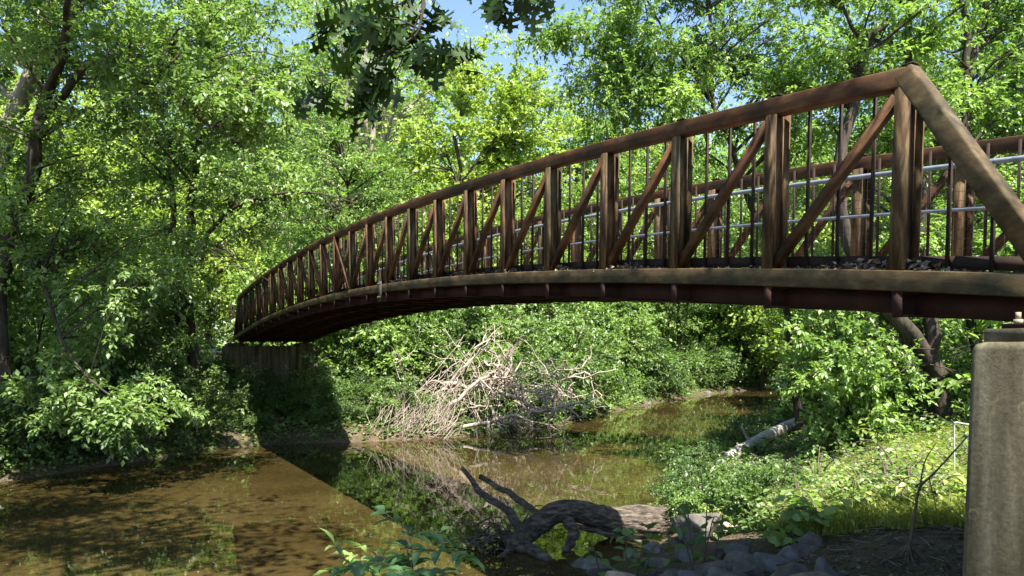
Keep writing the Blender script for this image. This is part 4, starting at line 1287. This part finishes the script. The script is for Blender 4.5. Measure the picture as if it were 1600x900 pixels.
def build_brush():
    rng = np.random.RandomState(14)
    b0 = gp(-0.6, 32.2, -.1)
    root = empty("brush_pile", tuple(b0))
    tag(root, "bleached tangle of dead branches and roots heaped on the far bank", "brush pile")
    mb = MB()
    # crooked pale limbs heaped low over the water
    for _ in range(84):
        p = at(rng.uniform(620, 880), rng.uniform(585, 676), rng.uniform(30.5, 33.5)); p[2] = max(p[2], .05)
        branchy(mb, rng, p, norm(rng.normal(size=3) * (1.2, .6, .6) + (0, -.3, .15)), rng.uniform(1.0, 2.4), rng.uniform(.02, .058), 2, .75, 1.0)
    link("crooked_limbs", mb.mesh("crooked_limbs", smooth=True, offset=b0), M['driftwood'], root)
    for pts, rr0 in (([at(640, 655, 31), at(700, 600, 31.5), at(740, 560, 31.5), at(770, 530, 31.8), at(740, 545, 31)], .07),
                     ([at(700, 640, 30.8), at(760, 588, 31), at(800, 600, 31.2), at(850, 625, 31)], .09),
                     ([at(690, 600, 31.5), at(770, 608, 31.2), at(850, 640, 31), at(905, 630, 31)], .10),
                     ([at(720, 668, 30.4), at(790, 655, 30.6), at(860, 640, 30.8), at(930, 622, 31)], .09),
                     ([at(752, 566, 31.3), at(790, 576, 31.3), at(820, 640, 31)], .05)):
        Q = spline(pts, 20); Q[1:-1] += rng.normal(size=(18, 3)) * .05
        b = MB(); b.tubes(Q, np.linspace(rr0, rr0 * .4, 20), 7, caps=True)
        for j in range(2, 20, 3):
            branchy(b, rng, Q[j], norm(rng.normal(size=3) + (0, -.3, .1)), rng.uniform(.5, 1.4), rr0 * .45, 1, .5, .9)
        link("dead_limb", b.mesh("dead_limb", smooth=True, offset=b0), M['driftwood'], root)
    # hanging dry vines and canes on the left of the heap
    mb = MB(); T = 46
    st = np.array([at(rng.uniform(690, 800), 500 + 110 * rng.uniform(0, 1) ** .6, rng.uniform(31, 33)) for _ in range(T)])
    en = np.array([at(rng.uniform(580, 830), rng.uniform(640, 690), rng.uniform(29.2, 31.5)) for _ in range(T)]); en[:, 2] = np.maximum(en[:, 2], .02)
    t = np.linspace(0, 1, 9)[None, :, None]
    P = st[:, None] * (1 - t) + en[:, None] * t + np.array((0, 0, 1.0)) * (t * (1 - t)) * rng.uniform(.2, 1.6, (T, 1, 1)) + np.cumsum(rng.normal(size=(T, 9, 3)), axis=1) * .07
    fr = rng.uniform(.35, 1, T) ; P = P[:, :1] + (P - P[:, :1]) * 1.0
    mb.tubes(P, np.tile(np.linspace(.014, .006, 9), (T, 1)) * rng.uniform(.5, 1.3, (T, 1)), 4)
    T = 220
    en = np.array([at(rng.uniform(575, 700), rng.uniform(655, 692), rng.uniform(28.9, 30.4)) for _ in range(T)]); en[:, 2] = np.maximum(en[:, 2], .0)
    up = en + np.stack([rng.uniform(-.1, 1.0, T), rng.uniform(0, .8, T), rng.uniform(.3, 1.5, T)], -1)
    mid = (en + up) / 2 + rng.normal(size=(T, 3)) * .2
    mb.tubes(np.stack([en, mid, up], 1), np.tile((.010, .008, .004), (T, 1)) * rng.uniform(.5, 1.6, (T, 1)), 4)
    link("dry_canes", mb.mesh("dry_canes", offset=b0), M['driftwood'], root)
    # a separate dead branch reaching over the water to the right of it
    b1 = np.array(at(868, 640, 33)); b1[2] = 0
    root2 = empty("dead_branch", tuple(b1))
    tag(root2, "forked bleached branch reaching over the water right of the heap", "branch")
    for name, pts, rr0 in (("main_stem", [at(862, 650, 33), at(870, 615, 32.8), at(884, 592, 32.4), at(920, 588, 32), at(962, 577, 31.6)], .07),
                           ("side_branch", [at(884, 592, 32.4), at(915, 583, 32.2), at(926, 600, 32), at(928, 640, 31.8)], .05),
                           ("side_branch", [at(870, 615, 32.8), at(900, 620, 32.4), at(935, 612, 32), at(940, 630, 31.8)], .045),
                           ("side_branch", [at(884, 592, 32.4), at(905, 570, 32.3), at(915, 556, 32.2)], .035),
                           ("side_branch", [at(876, 600, 32.6), at(868, 575, 32.5), at(858, 560, 32.4)], .03),
                           ("side_branch", [at(893, 608, 32), at(893, 640, 31.9), at(892, 662, 31.8)], .035)):
        Q = spline(pts, 14); Q[1:-1] += rng.normal(size=(12, 3)) * .035
        b = MB(); b.tubes(Q, np.linspace(rr0, rr0 * .35, 14), 6, caps=True)
        for j in range(4, 14, 3):
            branchy(b, rng, Q[j], norm(rng.normal(size=3)), rng.uniform(.3, .8), rr0 * .35, 0, .5)
        link(name, b.mesh(name, smooth=True, offset=b1), M['driftwood'], root2)


build_brush()

# ------------------------------------------------------------------ fallen pale trunk along the right water edge
def build_pale_log():
    pts = [at(1110, 738, 20.6), at(1150, 728, 22.0), at(1210, 703, 25), at(1262, 683, 28), at(1300, 672, 30)]
    pts = [np.array((p[0], p[1], gz(p[0], p[1]) + dz)) for p, dz in zip(pts, (.2, .24, .3, .32, .28))]
    pts[0][2] = max(pts[0][2], .12)
    P = spline(pts, 40); rng = np.random.RandomState(2)
    base = P[0].copy()
    root = empty("bleached_log", tuple(base))
    tag(root, "weathered pale grey fallen trunk with a wedge tip along the right water edge", "fallen trunk")
    rad = np.concatenate([np.linspace(.05, .17, 6), np.linspace(.18, .22, 34)]) * (1 + .04 * rng.normal(size=40))
    b = MB(); b.tubes(P, rad, 14, caps=True)
    link("log_shaft", b.mesh("log", smooth=True, offset=base), M['greywood'], root)
    for j, d in ((14, (-.6, -.3, .7)), (24, (.4, -.6, .8))):
        b = MB(); Q = spline([P[j], P[j] + np.array(d) * .4, P[j] + np.array(d) * .7 + (0, 0, .1)], 6); b.tubes(Q, np.linspace(.07, .03, 6), 7, caps=True)
        link("branch_stub", b.mesh("branch_stub", smooth=True, offset=base), M['greywood'], root)


build_pale_log()

# ------------------------------------------------------------------ near plants
def canes_plant(name, base, stems, leaf, mat, label, seed, k=9, width=.36, droop=.15, cat="plant", group=None, pairs=False):
    """leafy canes: each stem is a list of points, big leaves alternate along it"""
    rng = np.random.RandomState(seed)
    base = np.asarray(base, float)
    root = empty(name, tuple(base)); tag(root, label, cat, group)
    wb, lb = MB(), MB()
    for pts in stems:
        P = spline(pts, 18)
        wb.tubes(P, np.linspace(.011, .004, 18), 6)
        tt = np.linspace(.2, 1.0, k) + rng.uniform(-.02, .02, k)
        j = np.clip((tt * 17).astype(int), 0, 17)
        tan = norm(np.gradient(P, axis=0))[j]
        side = norm(np.cross(tan, (0, 0, 1.0))) * np.where(np.arange(k) % 2, 1, -1)[:, None]
        d = norm(side * .9 + tan * .35 + rng.normal(size=(k, 3)) * .25 + (0, 0, -.18))
        pos = P[j]
        pet = pos + d * leaf * .25
        wb.tubes(np.stack([pos, pet], 1), np.full((k, 2), .002), 3)
        add_leaves(lb, rng, pet, d, leaf * rng.uniform(.65, 1.15, k) * (1 - .35 * (tt - .3)), width, fold=.08, tint=np.clip(rng.normal(.55, .2, k), 0, 1), nrand=.35, rich=True)
    link("stem", wb.mesh("stem", smooth=True, offset=base), M['twig'], root)
    link("foliage", lb.mesh("foliage", tint=True, offset=base), mat, root)
    return root


def arch(px0, py0, px1, py1, Y0, Y1, rise):
    a, b = at(px0, py0, Y0), at(px1, py1, Y1)
    a[2] = min(a[2], gz(a[0], a[1]))
    m = a * .45 + b * .55; m[2] = max(a[2], b[2]) + rise
    return [a, (a + m) / 2 + (0, 0, rise * .3), m, b]


def fan(base, n, L, seed, a0=0, a1=6.28, up=.8):
    """arching canes from one base: (points) lists"""
    q = np.random.RandomState(seed); out = []
    for _ in range(n):
        a = q.uniform(a0, a1); l = L * q.uniform(.65, 1.15); d = np.array((math.cos(a), math.sin(a), 0))
        out.append([base, base + d * l * .15 + (0, 0, l * .4 * up), base + d * l * .45 + (0, 0, l * .62 * up), base + d * l * .85 + (0, 0, l * .55 * up)])
    return out


for (px, Y, n, L, lf, mt, lab, sd) in [
        (1285, 10.1, 11, .85, .20, 'leaf_light', "arching broad leaved plant with big pale green leaves before the sunlit grass", 51),
        (1375, 9.9, 8, .75, .17, 'leaf_light', "broad leaved plant standing in the grass left of the dead sapling", 55),
        (1222, 10.2, 7, .55, .19, 'leaf_light', "low broad leaves beside the shaded stones, left of the arching plant", 52),
        (1265, 11.5, 8, .8, .17, 'leaf_mid', "leafy weed behind the arching broad leaved plant", 56),
        (1330, 12.5, 8, .8, .15, 'leaf_light', "leafy weed at the back of the sunlit grass", 57)]:
    X = (px - 800) / FPX * Y; b_ = gp(X, Y, -.03)
    canes_plant("broad_leaved_plant", b_, fan(b_, n, L, sd), lf, M[mt], lab, sd, k=11, width=.4)
wd = []
for sd, n, L, lf, mt, lab in ((71, 9, .5, .10, 'leaf_light', "small light green weed growing in the bank grass"), (72, 8, .65, .085, 'leaf_mid', "darker narrow leaved weed growing in the bank grass"), (73, 7, .42, .12, 'leaf_yellow', "yellowish weed growing in the bank grass")):
    wd.append(canes_plant("weed", (0, 0, 0), fan(np.zeros(3), n, L, sd, up=1.3), lf, M[mt], lab, sd, k=12, width=.3, group="weeds on the sunlit right bank"))
wq = np.random.RandomState(83); cnt = 0; seen = set()
while cnt < 95:
    Y = math.exp(wq.uniform(math.log(7.2), math.log(19))); px = wq.uniform(1080, 1560); X = (px - 800) / FPX * Y
    if in_river(np.array([X]), np.array([Y]))[0] or (0.8701 * (X - 2.92) + 0.4924 * (Y - 5.7) < 3.4): continue
    k_ = int(wq.choice([0, 0, 1, 1, 2])); sc = wq.uniform(.6, 1.35); lc = tuple(gp(X, Y, -.02)); rzz = wq.uniform(0, 6.28)
    if k_ not in seen:
        seen.add(k_); wd[k_].location = lc; wd[k_].rotation_euler = (0, 0, rzz); wd[k_].scale = (sc, sc, sc)
    else:
        copy_tree(wd[k_], lc, rzz, (sc, sc, sc * wq.uniform(.8, 1.2)))
    cnt += 1
canes_plant("young_plant", gp(2.3, 9.8), [arch(1085, 870, 1060, 800, 10, 9.6, .1), arch(1100, 868, 1110, 795, 10, 10, .1), arch(1115, 865, 1150, 812, 10, 9.8, .15), arch(1095, 865, 1135, 825, 9.8, 9.4, .1), arch(1085, 868, 1040, 835, 9.6, 9.2, .1)], .20, M['leaf_deep'],
            "dark leafy plant growing among the stones before the leaning slab", 53, k=9)
canes_plant("young_plant", gp(1.2, 10.5), [arch(985, 880, 965, 832, 10.6, 10.2, .08), arch(995, 885, 1020, 845, 10.4, 10.2, .1), arch(975, 890, 985, 850, 10.2, 10, .08), arch(940, 895, 915, 870, 10.4, 10, .06), arch(1000, 890, 1045, 870, 10, 9.6, .1)], .20, M['leaf_mid'],
            "green leafy plant in front of the log above the tan stone", 54, k=8)
# pinnate sprays rising from below the frame (two plants, close to the camera)
def pinnate(name, base, fronds, leaf, mat, label, seed):
    rng = np.random.RandomState(seed)
    base = np.asarray(base, float)
    root = empty(name, tuple(base)); tag(root, label, "plant")
    wb, lb = MB(), MB()
    for pts, n in fronds:
        P = spline(pts, 20)
        wb.tubes(P, np.linspace(.006, .002, 20), 5)
        tan = norm(np.gradient(P, axis=0))
        for i in range(n):
            j = int((.35 + .63 * i / max(1, n - 1)) * 19)
            for sgn in (-1, 1):
                sd = norm(np.cross(tan[j], (0, 0, 1.0))) * sgn
                d = norm(sd + tan[j] * .45 + rng.normal(size=3) * .12 + (0, 0, -.12))
                add_leaves(lb, rng, P[j][None], d[None], np.array([leaf * rng.uniform(.8, 1.1) * (1 - .3 * i / n)]), .2, tint=np.clip(rng.normal(.5, .2, 1), 0, 1), nrand=.2, rich=True)
        add_leaves(lb, rng, P[-1][None], tan[-1][None], np.array([leaf]), .2, tint=np.array([.5]), nrand=.2, rich=True)
    link("stem", wb.mesh("stem", smooth=True, offset=base), M['twig'], root)
    link("foliage", lb.mesh("foliage", tint=True, offset=base), mat, root)


pb = gp(-.72, 5.4)
pinnate("seedling_tree", pb, [([pb, at(645, 930, 5.3), at(640, 870, 5.2), at(700, 862, 5.0), at(728, 872, 4.9)], 6), ([pb, at(645, 920, 5.3), at(640, 838, 5.25), at(615, 812, 5.3), at(600, 800, 5.4)], 4),
                              ([pb, at(640, 930, 5.3), at(632, 880, 5.3), at(660, 845, 5.5), at(690, 830, 5.7)], 5), ([pb, at(642, 940, 5.2), at(625, 895, 5.1), at(580, 880, 5.0), at(545, 890, 4.9)], 6),
                              ([pb, at(642, 940, 5.2), at(650, 900, 5.1), at(690, 893, 4.9), at(705, 905, 4.8)], 7), ([pb, at(640, 930, 5.3), at(640, 875, 5.25), at(600, 872, 5.4), at(560, 885, 5.5)], 7), ([pb, at(640, 930, 5.3), at(638, 850, 5.3), at(665, 832, 5.4), at(692, 842, 5.5)], 6), ([pb, at(642, 940, 5.2), at(660, 905, 5), at(640, 890, 4.8), at(610, 900, 4.7)], 6)], .19, M['leaf_blue'],
        "bluish green seedling with long paired leaflets rising at the bottom edge", 61)
pb = gp(-1.15, 5.9)
pinnate("seedling_plant", pb, [([pb, at(590, 930, 5.8), at(592, 880, 5.7), at(580, 860, 5.6), at(560, 852, 5.5)], 4), ([pb, at(590, 920, 5.8), at(598, 870, 5.8), at(612, 850, 5.9), at(622, 848, 6.0)], 4),
                               ([pb, at(580, 930, 5.7), at(560, 895, 5.6), at(535, 870, 5.5), at(522, 850, 5.5)], 5), ([pb, at(590, 925, 5.8), at(575, 890, 5.8), at(560, 872, 6), at(548, 868, 6)], 6), ([pb, at(585, 930, 5.8), at(575, 890, 5.7), at(545, 885, 5.5), at(515, 892, 5.4)], 6), ([pb, at(590, 925, 5.8), at(596, 880, 5.8), at(610, 870, 5.6), at(625, 880, 5.5)], 5)], .16, M['leaf_light'],
        "lighter green leafy sprig left of the bluish seedling", 62)

# leaning dead sapling on the right bank
def build_sapling():
    b0 = gp(*(at(1420, 812, 7.4)[:2])) ; b0[2] += .02
    root = empty("dead_sapling", tuple(b0)); tag(root, "thin dead sapling leaning over a clump of roots in the grass", "sapling")
    rng = np.random.RandomState(6)
    dz = b0[2] - at(1420, 812, 7.4)[2]
    sh = lambda px, py, Y: at(px, py, Y) + (0, 0, dz)
    for pts, r0 in (([b0, sh(1424, 770, 7.4), sh(1430, 735, 7.5), sh(1437, 700, 7.6), sh(1462, 676, 7.8), sh(1512, 624, 8.2)], .018), ([sh(1437, 700, 7.6), sh(1445, 660, 7.7), sh(1462, 632, 7.8)], .009), ([sh(1452, 686, 7.7), sh(1458, 712, 7.6), sh(1464, 735, 7.5)], .007)):
        Q = spline(pts, 14); b = MB(); b.tubes(Q, np.linspace(r0, r0 * .45, 14), 7, caps=True)
        link("stem", b.mesh("stem", smooth=True, offset=b0), M['twig'], root)
    b = MB()
    for _ in range(24):
        a = rng.uniform(0, 6.28); L = rng.uniform(.08, .25)
        e = b0 + (math.cos(a) * L, math.sin(a) * L, -.04)
        b.tubes(spline([b0 + (0, 0, rng.uniform(.05, .2)), b0 + (math.cos(a) * L * .4, math.sin(a) * L * .4, .08), e], 6), np.linspace(.010, .004, 6), 5)
    link("root_clump", b.mesh("root_clump", offset=b0), M['twig'], root)
    b = MB(); b.tubes(spline([b0 + (0, 0, .06), b0 + (-.25, -.05, .02), sh(1375, 822, 7.2) + (0, 0, .03)], 8), np.linspace(.012, .006, 8), 6)
    link("root_runner", b.mesh("root_runner", offset=b0), M['twig'], root)


build_sapling()

# white bent pipe beyond the near pier
p0 = at(1491, 690, 11.0); p0[2] = gz(p0[0], p0[1]) - .1
b = MB(); pts = [p0, at(1491, 675, 11), at(1491, 664, 11), at(1494, 660, 11), at(1512, 663, 11.2), at(1560, 668, 11.6)]
b.tubes(spline(pts, 24), np.full(24, .011), 8, caps=True)
tag(link("bent_pipe", b.mesh("bent_pipe", smooth=True), M['white']), "thin white bent pipe standing in the grass behind the near pier", "pipe")

# small white sign left of the far pier
sp = at(333, 553, 30.5)
root = empty("trail_sign", (sp[0], sp[1], gz(sp[0], sp[1]))); tag(root, "small white rectangular sign on a post beside the far pier", "sign")
g0 = gz(sp[0], sp[1])
b = MB(); b.box((-.03, .01, -.2), (.03, .05, sp[2] - g0 + .25)); link("sign_post", b.mesh("sign_post"), M['twig'], root)
b = MB(); b.box((-.13, -.012, sp[2] - g0 - .2), (.13, .008, sp[2] - g0 + .22)); link("sign_panel", b.mesh("sign_panel"), M['white'], root)

# ------------------------------------------------------------------ oak behind and above the camera, its low branch hanging into view
OAK_OUTLINE = [(0, 0), (.03, .16), (.10, .17), (.20, .12), (.24, .20), (.07, .30), (.10, .40), (.24, .36), (.42, .30), (.36, .40), (.44, .45), (.34, .48), (.08, .56), (.10, .64), (.24, .64), (.34, .60), (.30, .70), (.34, .78), (.20, .76), (.09, .80), (.12, .90), (.03, .93), (0, 1.0)]


def oak_leaves(mb, rng, pos, ldir, size):
    n = len(pos)
    out = np.array(OAK_OUTLINE); full = np.concatenate([out, out[::-1][1:-1] * (-1, 1)])
    m = len(full)
    nr = norm(rng.normal(size=(n, 3)) + (0, 0, .5)); side = norm(np.cross(nr, ldir)); nn = np.cross(ldir, side)
    s = size[:, None, None]
    u, v = full[:, 0], full[:, 1]
    w = -.35 * u ** 2 - .16 * v ** 2
    V = pos[:, None] + s * (side[:, None] * u[None, :, None] * 1.05 + ldir[:, None] * v[None, :, None] + nn[:, None] * w[None, :, None])
    F = np.arange(n)[:, None] * m + np.arange(m)[None]
    mb.add(V.reshape(-1, 3), F, np.clip(rng.normal(.45, .25, n), 0, 1))


def build_oak():
    rng = np.random.RandomState(44)
    base = gp(1.6, -4.6, -.2)
    stems = [([base, base + (.1, .3, 3), base + (.2, 1.0, 6), (1.9, -2.5, 11), (2.2, -1.2, 15)], .38, .10),
             ([base + (.2, .9, 5.5), (2.6, -1.0, 10), (3.4, 1.5, 12.5), (3.8, 4.0, 13.5)], .18, .04),
             ([base + (.15, .7, 4.8), (-1.2, -1.0, 9.0), (-3.4, 4.5, 11.5), (-6.0, 9.0, 12.8)], .18, .04),
             ([base + (.1, .4, 4.2), (-.2, 0, 8.0), (-.4, 2.6, 8.9), (-.5, 4.4, 8.2)], .12, .03)]
    r = np.random.RandomState(12)
    cl = (ellipsoid_clumps(r, (1.5, 0.8, 13.0), (3.4, 3.6, 2.4), 30, 1.1, .2) + ellipsoid_clumps(r, (-4.4, 8.4, 12.8), (4.4, 3.8, 2.2), 58, 1.2, .2) + ellipsoid_clumps(r, (-1.6, 6.9, 12.6), (2.6, 2.4, 1.4), 20, 1.0, .2)
          + ellipsoid_clumps(r, (-9.8, 9.0, 12.6), (4.2, 3.8, 2.2), 34, 1.2, .2) + ellipsoid_clumps(r, (1.8, .3, 11.6), (2.2, 1.8, 1.2), 14, .9, .2))
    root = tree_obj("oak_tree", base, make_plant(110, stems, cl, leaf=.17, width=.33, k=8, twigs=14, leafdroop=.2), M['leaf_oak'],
                    "dark oak whose lobed leaves hang into the top of the view")
    # the low branch
    start = np.array((-.5, 4.4, 8.2))
    wb, lb = MB(), MB()
    main = [start, at(668, -120, 4.9), at(664, -20, 5.0), at(655, 45, 5.0), at(640, 62, 5.0)]
    def tw(pts, r0, r1=.0025):
        Q = spline(pts, 12); wb.tubes(Q, np.linspace(r0, r1, 12), 6); return Q
    tw(main, .02, .006)
    ends = [[at(664, -10, 5), at(640, 62, 5), at(605, 80, 4.95), at(560, 105, 4.9), at(520, 128, 4.9), at(490, 140, 4.9)], [at(655, 45, 5), at(620, 30, 4.9), at(570, 30, 4.9), at(525, 52, 4.8)],
            [at(640, 62, 5), at(620, 110, 5.1), at(590, 140, 5.0), at(568, 155, 5.0)], [at(655, 45, 5), at(665, 70, 5.1), at(692, 88, 5.2), at(718, 82, 5.2)],
            [at(664, -10, 5), at(650, 10, 5.1), at(610, 5, 5.1), at(555, 10, 5.1)], [at(640, 62, 5), at(615, 75, 4.95), at(598, 92, 4.9), at(590, 105, 4.9)],
            [at(668, -100, 4.9), at(720, -60, 5.0), at(750, -20, 5.0), at(782, 12, 5.05)], [at(720, -60, 5), at(770, -40, 5.1), at(805, -20, 5.1), at(828, -6, 5.1)],
            [at(655, 45, 5), at(645, 60, 5.0), at(630, 70, 5.05)], [at(664, -20, 5), at(640, -5, 5), at(600, 25, 5), at(585, 50, 5)], [at(664, -30, 5), at(680, -5, 5.1), at(672, 20, 5.1), at(660, 32, 5.1)]]
    for e in ends:
        Q = tw(e, .006)
        for j, m in ((11, 6), (10, 4), (8, 4), (6, 3)):
            p = Q[j][None] + rng.normal(size=(m, 3)) * .05
            d = norm(rng.normal(size=(m, 3)) * (1, .7, .5) + (0, 0, -.75) + norm(Q[11] - Q[7]) * .5)
            oak_leaves(lb, rng, p, d, rng.uniform(.14, .22, m))
    link("low_branch", wb.mesh("low_branch", smooth=True, offset=base), M['bark'], root)
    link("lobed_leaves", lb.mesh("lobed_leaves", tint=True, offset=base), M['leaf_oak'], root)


build_oak()


# ------------------------------------------------------------------ pollen, petals and small leaves afloat on the slow water
def floating():
    rng = np.random.RandomState(91)
    n = 2600
    Y = np.exp(rng.uniform(math.log(11.5), math.log(58), n)); X = rng.uniform(-.72, .45, n) * Y
    d = np.minimum(poly_dist(X, Y, FB), poly_dist(X, Y, NB))
    pat = wav(X, Y, 4.0, 71) + .8 * wav(X, Y, 1.3, 72)
    k = in_river(X, Y) & (d > .15) & (pat > .1)
    X, Y = X[k], Y[k]; n = len(X)
    mb = MB()
    add_leaves(mb, rng, np.stack([X, Y, np.full(n, .012)], -1), norm(rng.normal(size=(n, 3)) * (1, 1, .02)), rng.uniform(.015, .06, n), .38, fold=.02, tint=rng.uniform(.2, 1, n), nup=1, nrand=.05)
    tag(link("floating_debris", mb.mesh("floating_debris", tint=True), M['litter']), kind='stuff')


floating()
